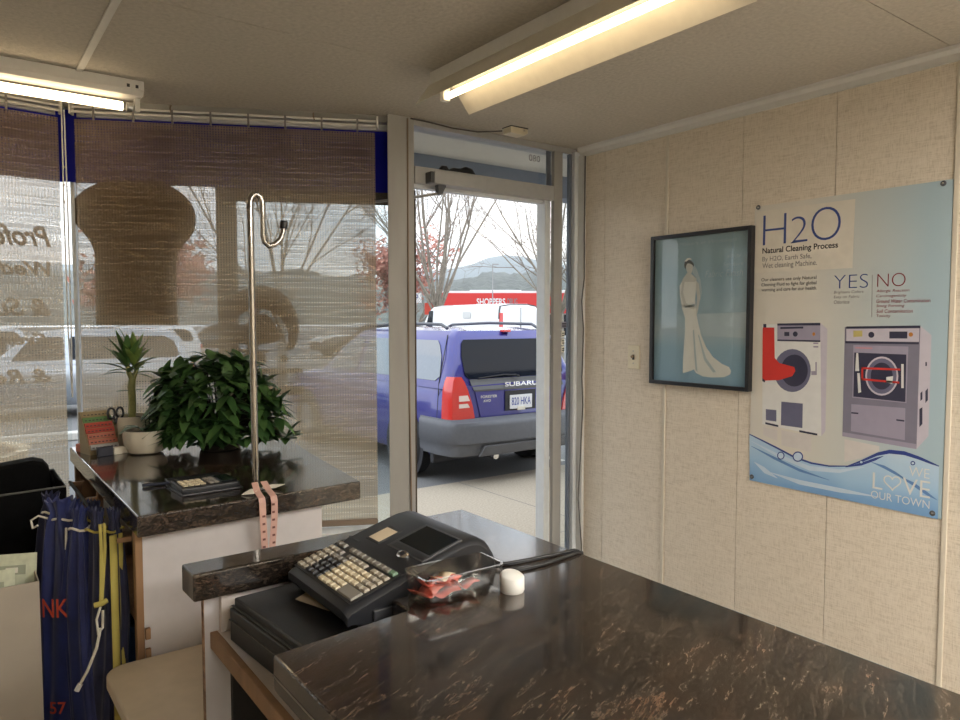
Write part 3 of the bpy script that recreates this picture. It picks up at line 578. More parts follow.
hs = [(16 * math.sin(t) ** 3, 13 * math.cos(t) - 5 * math.cos(2 * t) - 2 * math.cos(3 * t) - math.cos(4 * t)) for t in [2 * PI * i / 36 for i in range(37)]]
mb = MB(); mb.tube([(XW - .0052, *wall_pt(893 + x * .52, 482.0 - y * .48 + x * .06)) for x, y in hs], .0026, 5, flat=.15); mb.build('heart', 'ink_white', po, off=PO)
for q in ((759, 207.5), (944, 183.5), (752.5, 476.5), (933, 513)):
    y, z = wall_pt(*q); g = MB().lathe([(.0, -.0085), (.006, -.008), (.0095, -.0055), (.0095, -.0038), (0, -.0038)], (XW, y, z), 16, 'x').build('fixing_screw', 'garnish', po, off=PO, smooth=30)
    MB().lathe([(.0, -.0095), (.0035, -.0092), (.004, -.008), (0, -.008)], (XW, y, z), 12, 'x').build('screw_head', 'chrome', g, off=PO, smooth=30).location = (0, 0, 0)

# ---------------------------------------------------------------- framed bridal picture
FO = (XW, 2.275, 1.200)
fr = thing('framed_picture', 'black framed blue picture of a bride in a long white gown', 'picture', FO)
Y0, Y1, Z0, Z1 = 1.745, 2.275, 1.200, 1.891
mb = MB(); t = .017; x0, x1 = XW - .032, XW - .001
mb.box(x0, x1, Y0, Y0 + t, Z0, Z1).box(x0, x1, Y1 - t, Y1, Z0, Z1).box(x0, x1, Y0 + t, Y1 - t, Z0, Z0 + t).box(x0, x1, Y0 + t, Y1 - t, Z1 - t, Z1)
mb.build('frame', 'black_plastic', fr, off=FO, bevel=.002)
MB().box(XW - .016, XW - .012, Y0 + t, Y1 - t, Z0 + t, Z1 - t).build('print', 'bridal_print', fr, off=FO)
MB().box(XW - .0245, XW - .0225, Y0 + t, Y1 - t, Z0 + t, Z1 - t).build('glazing', 'picture_glass', fr, off=FO)
PX = XW - .0162
def fart(name, m, lay, *polys):
    mb = MB(); x = PX - lay * .0003
    for p in polys:
        q = [wall_pt(*s_, x=x) for s_ in p]; mb.add([(x, y, z) for y, z in q], [tuple(range(len(q)))])
    return mb.build(name, m, fr, off=FO)
fart('gown', 'gown', 1, [(683.5, 279), (690, 277), (696, 279.5), (696, 290), (695, 300), (696, 310), (698, 322), (701, 335), (706, 347), (713, 357), (722, 364), (729, 367), (731, 371), (730, 374.5), (724, 377.2), (712, 377.5), (703, 376.5), (696, 373), (694, 369.5), (688.5, 371.5), (682.8, 373), (683, 360), (684, 345), (685, 330), (685, 318), (682, 308), (680, 296), (679.5, 286)])
fart('gown_fold', 'gown_fold', 2, [(693, 330), (694, 330), (696, 355), (697.5, 372), (695.5, 370), (694, 352)], [(698, 335), (699, 335), (706, 358), (716, 372), (713, 372.5), (704, 360)], [(684.5, 306), (694.5, 304), (694.8, 306), (684.8, 308)])
fart('figure_skin', 'skin_tone', 2, smooth_poly([(685.5, 264), (689, 262), (692.5, 264), (693, 270), (690.5, 275), (687, 273)], 2), [(687, 273), (691.5, 274), (697, 279), (695, 282), (684, 282), (682.5, 279.5)], [(696, 280), (699, 284), (700.5, 297), (698, 310), (696.5, 316), (695.8, 310), (697.2, 298), (696, 288)], [(682.5, 280), (684.5, 282), (683, 292), (686, 303), (695, 307), (694, 309.5), (684, 306.5), (680.8, 294)])
fart('hair', 'hair', 3, smooth_poly([(684, 266), (685, 261), (689.5, 259.5), (693.8, 263), (694, 267.5), (692.6, 264.8), (688, 262.8), (686, 265.5), (685.6, 270)], 2))
fart('tiara', 'gown', 4, [(684.5, 261.5), (687, 258.3), (690, 258), (692, 259.5), (689, 259.5), (686.5, 261.5)])
fart('veil', 'script_pale', 1, [(693.5, 264), (697, 270), (700.5, 280), (702, 292), (700.8, 297), (699.5, 285), (696.5, 278), (692.5, 273)])
fart('glow_band', 'script_pale', .4, [(697, 314), (748, 312), (748, 338), (703, 336)])
mb = MB()
def fwords(mb, txt, p0, p1, ptop):
    x = PX - .0006; a, b, c = wall_pt(*p0, x=x), wall_pt(*p1, x=x), wall_pt(p0[0], ptop, x=x)
    put_text(mb, txt, (x, a[0], a[1]), (0, -1, 0), (0, 0, 1), width=a[0] - b[0], height=c[1] - a[1], shear=.3, off=-.015)
fwords(mb, 'Makers in Weddings', (679, 247.5), (737, 243), 243); fwords(mb, 'with our', (727, 258), (742, 256.5), 253.5); fwords(mb, 'Signature', (723, 267.5), (743.5, 265.5), 262.5); fwords(mb, 'Fabric Finish', (705, 277.5), (743, 274.5), 271)
mb.build('lettering', 'script_pale', fr, off=FO)

# ---------------------------------------------------------------- main counter
CO = (.40, .2, 0)
mc = thing('sales_counter', 'long dark stone-look sales counter with a notch for the till', 'counter', CO)
top = [(.374, -1.2), (1.073, -1.2), (1.079, 1.544), (.368, 1.532), (.37, 1.45), (.90, 1.447), (.90, 1.115), (.622, 1.112), (.622, 1.055), (.374, 1.03)]
MB().prism(top, .944, 1.0).build('countertop', 'dark_stone_laminate', mc, off=CO, bevel=.0045, seg=3)
MB().prism([(.3725, -1.2), (.3745, -1.2), (.3745, 1.029), (.3725, 1.029)], .968, .9695).build('edge_seam', 'key_grey', mc, off=CO)
MB().box(.40, 1.045, 1.490, 1.505, 0, .944).build('back_panel', 'melamine', mc, off=CO)
MB().box(.3985, .40, 1.490, 1.505, 0, .944).build('panel_edge', 'plywood_edge', mc, off=CO)
MB().box(1.03, 1.045, -1.2, 1.49, 0, .944).build('front_panel', 'melamine', mc, off=CO)
MB().box(.425, 1.03, .95, 1.488, .835, .862).build('shelf', 'shelf_white', mc, off=CO)
MB().box(.410, .425, .95, 1.488, .828, .8625).build('shelf_edge', 'plywood', mc, off=CO, bevel=.002)
MB().box(.42, 1.03, .93, .948, 0, .944).build('divider_panel', 'dark_inside', mc, off=CO)
MB().box(.41, .428, -1.2, .93, 0, .944).build('staff_side_panel', 'shelf_white', mc, off=CO)
MB().box(.429, .60, 1.470, 1.488, .8635, .943).build('support_block', 'shelf_white', mc, off=CO)
MB().box(.45, 1.02, 1.475, 1.489, .02, .82).build('shade_sheet', 'dark_inside', mc, off=CO)  # dark sheet standing in for shade in the void under the shelf

# cash drawer
cdw = thing('cash_box', 'flat black cash box under the till, in the counter notch', 'cash box', (.655, 1.285, .8625), R(5))
MB().box(-.205, .21, -.185, .150, .002, .088).build('housing', 'drawer_black', cdw, bevel=.004)
MB().box(-.214, -.205, -.185, .150, .004, .070).build('drawer_front', 'drawer_black', cdw, bevel=.003)
MB().box(-.2165, -.214, -.184, .149, .046, .0475).build('front_line', 'grey_cord', cdw)
MB().box(-.2095, -.205, -.186, .151, .0715, .0735).build('lid_lip', 'garnish', cdw)
sl = MB(); sl.add([(.530, 1.33, .9525), (.560, 1.235, .9525), (.60, 1.27, .9525), (.56, 1.35, .9525)], [(0, 1, 2, 3)]); sl.add([(.530, 1.33, .9531), (.560, 1.235, .9531), (.60, 1.27, .9531), (.56, 1.35, .9531)], [(0, 1, 2, 3)])
tag(sl.build('receipt_slip', 'paper_tan'), 'tan paper slip poking out under the till', 'paper')

# ---------------------------------------------------------------- cash register
RO = (.70, 1.26, .951)
cr = thing('cash_register', 'black electronic cash register with cream and black keys', 'cash register', RO)
ya, yb = 1.122, 1.392
prof = [(.575, .951), (.56, .965), (.545, .968), (.537, .978), (.537, .992), (.545, .999), (.645, 1.0295), (.655, 1.034), (.73, 1.0565), (.79, 1.072), (.81, 1.0735), (.83, 1.070), (.85, 1.058), (.865, 1.036), (.873, 1.01), (.874, .97), (.866, .951)]
def ring(y, inset, drop):
    cxm, czm = .70, 1.0
    return [(cxm + (x - cxm) * (1 - inset), y, z - (drop if z > .972 else 0) if z > .96 else z) for x, z in prof]
mb = MB().loft([ring(ya, .03, .012), ring(ya + .006, .008, .004), ring(ya + .016, 0, 0), ring(yb - .016, 0, 0), ring(yb - .006, .008, .004), ring(yb, .03, .012)])
mb.build('body', 'register_black', cr, off=RO, smooth=35)
# sloping keyboard plane
K0 = Vector((.549, 0, 1.0005)); KD = Vector((.105, 0, .0318)); KL = KD.length; KU = KD.normalized(); KN = Vector((-KU.z, 0, KU.x))
ka, kb = 1.385, 1.132
def kpt(s, y, h): q = K0 + KU * s + KN * h; return Vector((q.x, y, q.z))
mb = MB()
def kbox(mb, s0, s1, y0, y1, h0, h1, tp=.0012):
    vs = [kpt(s_, y, h) for h, d in ((h0, 0), (h1, tp)) for s_, y in ((s0 + d, y0 + d), (s1 - d, y0 + d), (s1 - d, y1 - d), (s0 + d, y1 - d))]
    mb.add(vs, [(3, 2, 1, 0), (4, 5, 6, 7), (0, 1, 5, 4), (1, 2, 6, 5), (2, 3, 7, 6), (3, 0, 4, 7)]); return mb
kbox(MB(), .002, .112, kb - .004, ka + .0, .0002, .0016, 0).build('keyboard_bed', 'key_black', cr, off=RO)
nj = 12; pj = (ka - kb - .008) / nj; ni = 7; pi_ = .0142
for j in range(nj):
    for i in range(ni):
        s0 = .006 + i * pi_ + (.004 if i == 6 else 0); y1 = ka - .004 - j * pj; y0 = y1 - pj
        if i in (0, 1) and j in (9, 10, 11): continue
        m_ = 'key_cream'
        if j < 2: m_ = 'key_beige'
        elif j < 5: m_ = 'key_black' if i < 4 else 'key_grey'
        elif j >= 10 or i == 5: m_ = 'key_beige'
        if i == 6: m_ = 'key_grey'
        if i == 6 and j == 11: m_ = 'key_green'
        if i == 6 and j == 2: continue
        if i == 5 and j in (3, 8): continue
        k = kbox(MB(), s0 + .001, s0 + pi_ - .0012, y0 + .0012, y1 - .0012, .0014, .0060, .0018).build('key', m_, cr, off=RO)
        if m_ == 'key_green': k['label'] = 'green key'
kbox(MB(), .007, .033, ka - .004 - 12 * pj + .001, ka - .004 - 9 * pj - .0012, .0014, .0052, .0018).build('key', 'key_grey', cr, off=RO)['label'] = 'large grey key'
# slope behind the keys, screen, printer window, lock
S0 = Vector((.655, 0, 1.034)); S1 = Vector((.79, 0, 1.072)); SU = (S1 - S0).normalized(); SN = Vector((-SU.z, 0, SU.x))
def spt(x, y, h): q = S0 + SU * (x - .655) + SN * h; return (q.x, y, q.z)
def sbox(x0, x1, y0, y1, h0, h1): return MB().add([spt(x, y, h) for x in (x0, x1) for y in (y0, y1) for h in (h0, h1)], [(0, 1, 3, 2), (4, 6, 7, 5), (0, 4, 5, 1), (2, 3, 7, 6), (0, 2, 6, 4), (1, 5, 7, 3)])
sbox(.700, .796, 1.130, 1.262, -.002, .0022).build('screen_bezel', 'register_grey', cr, off=RO, bevel=.0015)
sbox(.722, .790, 1.135, 1.250, .002, .003).build('screen', 'screen_glass', cr, off=RO)
sbox(.704, .717, 1.135, 1.250, .002, .0028).build('caption_bar', 'black_plastic', cr, off=RO)
sbox(.690, .752, 1.284, 1.338, -.002, .0018).build('printer_window', 'key_black', cr, off=RO, bevel=.001)
sbox(.696, .742, 1.290, 1.333, .0015, .0024).build('receipt_paper', 'paper_tan', cr, off=RO)
mb = MB(); nn = 24
mb.add([spt(.694 + r_ * math.cos(2 * PI * i / nn) * .011, 1.190 + r_ * math.sin(2 * PI * i / nn) * .0165, h) for r_, h in ((1.0, .0), (1.0, .004), (.8, .0065), (.55, .0065)) for i in range(nn)],
       [(k * nn + i, k * nn + (i + 1) % nn, (k + 1) * nn + (i + 1) % nn, (k + 1) * nn + i) for k in range(3) for i in range(nn)] + [tuple(3 * nn + i for i in range(nn))])
lk = mb.build('mode_lock', 'chrome', cr, off=RO, smooth=40)
mb = MB(); mb.add([spt(.694 + math.cos(2 * PI * i / nn) * .0045, 1.190 + math.sin(2 * PI * i / nn) * .0065, h) for h in (.0066, .0075) for i in range(nn)], [tuple(range(nn)), tuple(range(nn, 2 * nn))] + [(i, (i + 1) % nn, nn + (i + 1) % nn, nn + i) for i in range(nn)])
mb.build('keyhole', 'key_black', lk, off=RO)
sbox(.672, .676, 1.335, 1.385, .0, .0012).build('trim_line', 'register_grey', cr, off=RO)
mb = MB(); put_text(mb, 'CASIO', spt(.776, 1.352, .0008), (0, -1, 0), SU, width=.026, height=.007); mb.build('maker_word', 'register_grey', cr, off=RO)
mb = MB(); mb.box(.59, .86, 1.116, 1.124, .958, .985); mb.build('side_step', 'register_grey', cr, off=RO, bevel=.002)

# clear tray with slips, white stub, cable
TO = (.73, 1.068, 1.0005)
tr = thing('clear_tray', 'clear plastic tray of red slips beside the till', 'tray', TO, R(-2))
a, b, hh, th = .082, .040, .050, .002
def rr(ax, by, r, z, n=5):
    pts = []
    for sx, sy, a0 in ((1, 1, 0), (-1, 1, 90), (-1, -1, 180), (1, -1, 270)):
        for k in range(n):
            q = R(a0 + 90 * k / (n - 1)); pts.append((sx * (ax - r) + r * math.cos(q), sy * (by - r) + r * math.sin(q), z))
    return pts
mb = MB().loft([rr(a - .003, b - .003, .010, .0), rr(a, b, .012, .006), rr(a + .002, b + .002, .012, hh), rr(a + .002 - th, b + .002 - th, .011, hh), rr(a - th, b - th, .010, .008), rr(a - .006, b - .006, .008, .003)])
mb.build('tray_wall', 'clear_plastic', tr, smooth=45)
mb = MB().loft([rr(a + .003, b + .003, .013, hh - .001), rr(a + .003, b + .003, .013, hh + .0012), rr(a - .001, b - .001, .011, hh + .0012), rr(a - .001, b - .001, .011, hh - .001)], cap=False); mb.build('rim', 'clear_plastic', tr, smooth=45)
def slip(name, m, x, y, z, w, d, rz, curl, lab, grp=None):
    mb = MB(); n = 8; vs = []
    for i in range(n + 1):
        u = -1 + 2 * i / n
        for s_ in (-1, 1): vs.append((u * w / 2, s_ * d / 2, curl * (u * u) + .004 * math.sin(u * 4)))
    mb.add(vs, [(2 * i, 2 * i + 1, 2 * i + 3, 2 * i + 2) for i in range(n)])
    o = mb.build(name, m, smooth=60, solid=.0007); o.location = (x, y, z); o.rotation_euler = (random.uniform(-.15, .15), random.uniform(-.12, .12), rz); return tag(o, lab, 'paper', grp)
gs = 'red slips in the clear tray'
slip('paper_slip', 'red_slip', .674, 1.075, 1.012, .052, .042, .25, .010, 'curled red slip at the left end of the clear tray', gs)
slip('paper_slip', 'red_slip', .705, 1.065, 1.010, .055, .036, -.3, .008, 'red slip lying flat near the front of the clear tray', gs)
slip('paper_slip', 'red_slip', .722, 1.080, 1.018, .052, .034, .5, .010, 'red slip on top of the heap in the clear tray', gs)
slip('paper_slip', 'red_slip', .752, 1.066, 1.012, .045, .034, -.15, .010, 'red slip at the right end of the clear tray', gs)
slip('paper_slip', 'red_slip', .690, 1.088, 1.022, .045, .02, .1, .009, 'narrow red slip standing against the back of the clear tray', gs)
slip('paper_slip', 'paper_tan', .716, 1.086, 1.028, .040, .028, .2, .005, 'cream card tucked at the back of the red slips in the clear tray')
pk = thing('white_stub', 'small white plastic cap standing on the counter beside the clear tray', 'cap', (.822, 1.015, 1.0))
MB().add([(r_ * math.cos(2 * PI * i / 24), r_ * math.sin(2 * PI * i / 24), z + sl_ * math.sin(2 * PI * i / 24)) for r_, z, sl_ in ((.021, 0, 0), (.023, .004, 0), (.0225, .029, .004), (.019, .032, .004), (.0, .032, .0)) for i in range(24)],
         [(k * 24 + i, k * 24 + (i + 1) % 24, (k + 1) * 24 + (i + 1) % 24, (k + 1) * 24 + i) for k in range(4) for i in range(24)] + [tuple(range(24))]).build('cap_body', 'white_plastic', pk, smooth=50)
cb = MB()
cb.tube([(.868, 1.17, 1.01), (.872, 1.11, 1.0045), (.90, 1.088, 1.004), (.96, 1.082, 1.004), (1.03, 1.090, 1.004), (1.07, 1.096, 1.004), (1.082, 1.098, 1.000), (1.086, 1.099, .985), (1.088, 1.10, .90), (1.088, 1.10, .6)], .0038, 8)
cb.tube([(.868, 1.20, 1.01), (.868, 1.150, 1.0045), (.90, 1.130, 1.004), (.96, 1.120, 1.004), (1.03, 1.112, 1.004), (1.07, 1.110, 1.004), (1.082, 1.110, 1.000), (1.086, 1.111, .985), (1.088, 1.112, .90), (1.088, 1.112, .6)], .0038, 8)
tag(cb.build('power_cord', 'black_cord', smooth=60), 'doubled black cord from the till over the counter edge', 'cord')

# ---------------------------------------------------------------- window-side counter
LO = (.40, 2.1, 0)
lc = thing('window_counter', 'shorter dark stone-look counter by the window with plants on it', 'counter', LO)
MB().prism([(.370, 1.972), (1.014, 2.0), (1.085, 2.55), (1.14, 2.90), (.62, 3.17), (.368, 3.226)], .944, 1.0).build('countertop', 'dark_stone_laminate', lc, off=LO, bevel=.0045, seg=3)
MB().box(.392, .897, 2.03, 2.046, 0, .944).build('front_panel', 'melamine', lc, off=LO)
MB().box(.882, .897, 2.046, 2.95, 0, .944).build('end_panel', 'melamine', lc, off=LO)
for y0, y1, nm in ((2.03, 2.062, 'corner_post'), (2.62, 2.64, 'corner_post'), (3.13, 3.16, 'corner_post')):
    MB().box(.374, .392, y0, y1, 0, .944).build(nm, 'plywood', lc, off=LO, bevel=.0015)
MB().box(.392, .88, 2.05, 3.12, .70, .718).build('shelf', 'plywood', lc, off=LO)
MB().box(.378, .391, 2.062, 3.13, .69, .72).build('shelf_edge', 'plywood', lc, off=LO, bevel=.0015)
MB().box(.392, .88, 2.05, 3.12, .26, .278).build('shelf', 'plywood', lc, off=LO)
for z in (.60, .655): MB().box(.392, .405, 2.018, 2.030, z, z + .03).build('cleat', 'plywood', lc, off=LO, bevel=.002)
MB().box(.392, .88, 3.121, 3.135, 0, .944).build('back_panel', 'plywood', lc, off=LO)
MB().tube([(.335, 2.09, .915), (.335, 2.95, .915)], .006, 8).build('bag_rail', 'dark_inside', lc, off=LO, smooth=50)
for y in (2.10, 2.63, 2.93): MB().box(.33, .378, y - .006, y + .006, .905, .918).build('rail_bracket', 'plywood', lc, off=LO)
bx = thing('shelf_box', 'white box with a dark purple front on the shelf under the window counter', 'box', (.475, 3.0, .718))
MB().box(-.07, .10, -.11, .11, 0, .10).build('carton_body', 'paper', bx, bevel=.003)
MB().box(-.073, -.070, -.085, .105, .008, .074).build('label_panel', 'purple_card', bx)
mb = MB(); put_text(mb, 'SALE', (-.0735, .03, .018), (0, -1, 0), (0, 0, 1), width=.06, height=.012); mb.build('label_word', 'ink_grey', bx)
tag(MB().obox((.49, 2.66, .743), (.09, .07, .025), (0, 0, .2)).build('folded_cloth', 'stucco_brown', bevel=.012), 'brown folded cloth on the shelf under the window counter', 'cloth')
bb = thing('blue_bin', 'blue plastic bin standing low under the window counter', 'bin', (.50, 2.36, .278))
mb = MB().lathe([(.085, 0), (.095, .01), (.115, .30), (.125, .305), (.125, .318), (.108, .318), (.09, .02), (0, .02)], n=28); mb.build('tub', 'blue_bin', bb, smooth=35)

# garment hook stand with the tape
GO = (.709, 2.07, 1.0)
gh = thing('garment_hook', 'tall chrome hook pole standing on the window counter', 'hook pole', GO)
path = [(.709, 2.07, 1.004), (.708, 2.07, 1.4), (.707, 2.07, 1.81)] + [(.725 + .018 * math.cos(R(a_)), 2.07, 1.835 + .027 * math.sin(R(a_))) for a_ in (170, 140, 110, 80, 50, 20, 0)] + [(.7435, 2.07, 1.80), (.7435, 2.07, 1.745), (.748, 2.07, 1.726), (.760, 2.07, 1.716), (.780, 2.07, 1.722), (.796, 2.07, 1.738), (.803, 2.07, 1.756), (.806, 2.07, 1.776)]
MB().tube(path, [.0098] * 3 + [.009] * 7 + [.008] * 8, 14).build('pole', 'brass_steel', gh, off=GO, smooth=60)
MB().tube([(.8055, 2.07, 1.768), (.8075, 2.07, 1.792)], .0112, 14).build('rubber_tip', 'black_plastic', gh, off=GO, bevel=.002, smooth=40)
MB().lathe([(0, 0), (.022, 0), (.022, .004), (.014, .010), (0, .010)], (.709, 2.07, 1.0), 24).build('base_flange', 'brass_steel', gh, off=GO, smooth=35)
tp = thing('measuring_tape', 'pink measuring tape looped round the hook pole and hanging over the edge', 'measuring tape', (.71, 2.0, 1.0))
for dx, zb in ((-.013, .80), (.020, .83)):
    pth = [(.709 + dx * .8, 2.048, 1.030), (.709 + dx, 2.020, 1.010), (.709 + dx * 1.05, 1.998, 1.003), (.709 + dx * 1.05, 1.982, .998), (.709 + dx * 1.05, 1.9755, .985), (.709 + dx, 1.975, .94), (.709 + dx * .8, 1.976, .89), (.709 + dx * .55, 1.977, zb)]
    mb = MB(); vs = []
    for x, y, z in pth: vs += [(x - .0095, y, z), (x + .0095, y, z)]
    mb.add(vs, [(2 * i, 2 * i + 1, 2 * i + 3, 2 * i + 2) for i in range(len(pth) - 1)]); st = mb.build('tape_strand', 'pink_tape', tp, off=(.71, 2.0, 1.0), solid=.0008)
    mk = MB()
    for k, z in enumerate([zb + .012 + .022 * i for i in range(7)]): mk.box(.709 + dx * .85 - .004, .709 + dx * .85 + .004, 1.9735, 1.9744, z, z + .006)
    mk.build('tape_mark', 'tape_mark', st, off=(.71, 2.0, 1.0))
for nm, pts, lab in (('paper_tag', [(.655, 2.035), (.685, 2.012), (.705, 2.03), (.69, 2.055), (.668, 2.05)], 'crumpled white tag left of the hook pole base'), ('paper_tag', [(.725, 2.07), (.758, 2.045), (.785, 2.035), (.778, 2.062), (.742, 2.10)], 'crumpled white tag right of the hook pole base')):
    mb = MB(); n = len(pts); zz = [1.002, 1.006, 1.016, 1.008, 1.004]
    c = (sum(p[0] for p in pts) / n, sum(p[1] for p in pts) / n, 1.014)
    mb.add([(*p, z) for p, z in zip(pts, zz)] + [c], [(i, (i + 1) % n, n) for i in range(n)]); tag(mb.build(nm, 'paper', solid=.001), lab, 'paper')

# calculator on its tray, pen
ca = thing('calculator', 'black desk calculator with pale keys lying in its open case on the window counter', 'calculator', (.60, 2.19, 1.0), R(2))
MB().box(-.088, .088, -.07, .10, 0, .006).build('case_tray', 'black_plastic', ca, bevel=.003)
MB().box(-.075, .088, .085, .16, .006, .012).build('case_lid', 'black_plastic', ca, bevel=.005)
MB().obox((0, .0, .014), (.084, .058, .009), (R(3), 0, 0)).build('calculator_body', 'register_black', ca, bevel=.004)
for i in range(4):
    for j in range(3): MB().box(-.076 + i * .0165, -.0625 + i * .0165, -.046 + j * .024, -.027 + j * .024, .022, .0265 + j * .001).build('key', 'key_cream', ca, bevel=.0015)
for i in range(2):
    for j in range(4): MB().box(-.002 + i * .015, .010 + i * .015, -.046 + j * .020, -.031 + j * .020, .0215, .027).build('key', 'key_grey', ca, bevel=.0015)
MB().box(.034, .078, -.046, .042, .022, .0262).build('display', 'screen_glass', ca, bevel=.001)
pn = thing('pen', 'dark pen lying left of the calculator', 'pen', (.50, 2.305, 1.006), R(-12))
MB().tube([(-.05, 0, 0), (.05, 0, 0)], .0048, 10).build('barrel', 'card_navy', pn, smooth=50); MB().tube([(.05, 0, 0), (.064, 0, 0)], [.0045, .001], 10).build('nib', 'chrome', pn, smooth=50)
MB().tube([(-.05, 0, .005), (-.02, 0, .0062)], .0014, 6).build('clip', 'chrome', pn)

# ---------------------------------------------------------------- plants
def leaf(mb, base, d, L, W, droop=.3, fold=.25, n=6, up=Vector((0, 0, 1))):
    d = Vector(d).normalized(); side = d.cross(up)
    side = side.normalized() if side.length > 1e-3 else Vector((1, 0, 0))
    nrm = side.cross(d).normalized(); p = Vector(base); vs = []
    for i in range(n + 1):
        t = i / n; w = W * .5 * (math.sin(PI * min(1, t ** .8)) ** .85) if 0 < t < 1 else .0006
        q = p + d * (L * t) - Vector((0, 0, 1)) * (droop * L * t * t)
        vs += [q - side * w + nrm * (w * fold), q, q + side * w + nrm * (w * fold)]
    fs = []
    for i in range(n): fs += [(3 * i, 3 * i + 1, 3 * i + 4, 3 * i + 3), (3 * i + 1, 3 * i + 2, 3 * i + 5, 3 * i + 4)]
    mb.add(vs, fs)
def pot(root, prof, m, soil_r, soil_z):
    MB().lathe(prof, n=32).build('pot', m, root, smooth=35); MB().lathe([(0, soil_z - .01), (soil_r, soil_z - .01), (soil_r, soil_z), (0, soil_z + .006)], n=24).build('soil', 'soil', root)
# orchid in the white bowl (front)
orc = thing('orchid', 'leafy orchid with two thin stakes in a round white bowl, front of the plants', 'potted plant', (.585, 2.92, 1.0))
pot(orc, [(.045, 0), (.060, .006), (.074, .032), (.078, .062), (.076, .088), (.071, .088), (.072, .06), (.0, .05)], 'pot_cream', .069, .076)
mb = MB()
for a_, L_, w_, dr in ((200, .12, .040, .65), (160, .10, .036, .5), (20, .12, .05, .35), (-35, .16, .062, .25), (-8, .13, .055, .12), (250, .09, .034, .5)):
    leaf(mb, (.01 * math.cos(R(a_)), .01 * math.sin(R(a_)), .085), (math.cos(R(a_)), math.sin(R(a_)), .75), L_, w_, dr, .15, 8)
mb.build('foliage', 'leaf_dark', orc, smooth=60)
for x, z, l in ((.012, .21, .006), (.038, .225, .008)): MB().tube([(x, 0, .08), (x + l, -.003, z)], .0025, 6).build('stake', 'stake', orc)
MB().tube([(.006, .01, .08), (.0, .0, .12), (.045, -.01, .165), (.075, -.01, .185), (.10, -.01, .20)], .0024, 6).build('flower_stem', 'stake', orc, smooth=60)
# striped dracaena cane
dr_ = thing('dracaena', 'tall striped dracaena on a cane in a cream pot behind the white bowl', 'potted plant', (.570, 3.09, 1.0))
pot(dr_, [(.050, 0), (.058, .005), (.070, .06), (.074, .125), (.069, .125), (.066, .1), (.0, .09)], 'pot_cream', .066, .112)
mb = MB(); mb.tube([(.0, 0, .11), (.004, 0, .17), (.002, 0, .235), (.006, 0, .27)], [.015, .014, .0145, .013], 12); mb.tube([(.006, 0, .26), (-.008, 0, .30), (-.012, 0, .335)], [.010, .009, .007], 10); mb.tube([(.006, 0, .26), (.022, .004, .30), (.026, .004, .335)], [.010, .008, .006], 10); mb.build('cane', 'cane', dr_, smooth=50)
for mtl, cnt, cx_, cz_, sp in (('leaf_mid', 17, -.010, .285, 1), ('leaf_stripe', 18, .016, .29, .85)):
    mb = MB(); rnd = random.Random(5 + cnt)
    for k in range(cnt):
        a_ = k * 2.4 + rnd.uniform(-.2, .2); el = .15 + 2.0 * (k / cnt)
        leaf(mb, (cx_, 0, cz_ + .06 * k / cnt), (math.cos(a_) * sp, math.sin(a_) * .7 * sp, el), rnd.uniform(.10, .155), rnd.uniform(.024, .033), .4 * (1 - k / cnt), .35, 7)
    mb.build('foliage', mtl, dr_, smooth=60)
mb = MB()
for a_ in (-.3, .5, 2.6, 3.5): leaf(mb, (0, 0, .22), (math.cos(a_), math.sin(a_) * .6, .2), .06, .016, .2)
mb.build('side_leaf', 'leaf_mid', dr_, smooth=60)
# big bushy plant
bu = thing('bushy_plant', 'large bushy dark green plant beside the hook pole', 'potted plant', (.835, 2.84, 1.0))
pot(bu, [(.065, 0), (.072, .005), (.085, .07), (.088, .08), (.08, .08), (.07, .065), (.0, .06)], 'pot_dark', .08, .07)
rnd = random.Random(11); lv = [MB(), MB()]; stm = MB(); ax_ = Vector((.805, -.593, 0)); ay_ = Vector((.593, .805, 0))
tips = []
for k in range(120):
    a_ = rnd.uniform(0, 2 * PI); el = math.asin(rnd.uniform(-.62, .98)); rr_ = rnd.uniform(.55, 1.0) if k < 50 else rnd.uniform(.85, 1.0)
    q = ax_ * (math.cos(a_) * math.cos(el) * .225 * rr_) + ay_ * (math.sin(a_) * math.cos(el) * .17 * rr_) + Vector((0, 0, .145 + .20 * math.sin(el) * rr_))
    tips.append((q, k))
for k in range(22):
    a_ = 2 * PI * k / 22; tips.append((ax_ * (math.cos(a_) * .17) + ay_ * (math.sin(a_) * .13) + Vector((0, 0, rnd.uniform(.05, .10))), k))
for k in range(34):
    u_, z_ = rnd.uniform(-.19, .19), rnd.uniform(.08, .30); tips.append((ax_ * u_ - ay_ * (.15 * max(.25, 1 - (u_ / .24) ** 2) * rnd.uniform(.75, 1)) + Vector((0, 0, z_)), k))
for u, z in ((.225, .17), (.24, .13), (.18, .04), (.26, .045), (-.22, .17), (-.235, .10), (-.13, .30), (.0, .345), (.10, .335), (-.06, .34)):
    tips.append((ax_ * u + ay_ * rnd.uniform(-.09, 0) + Vector((0, 0, z)), 0))
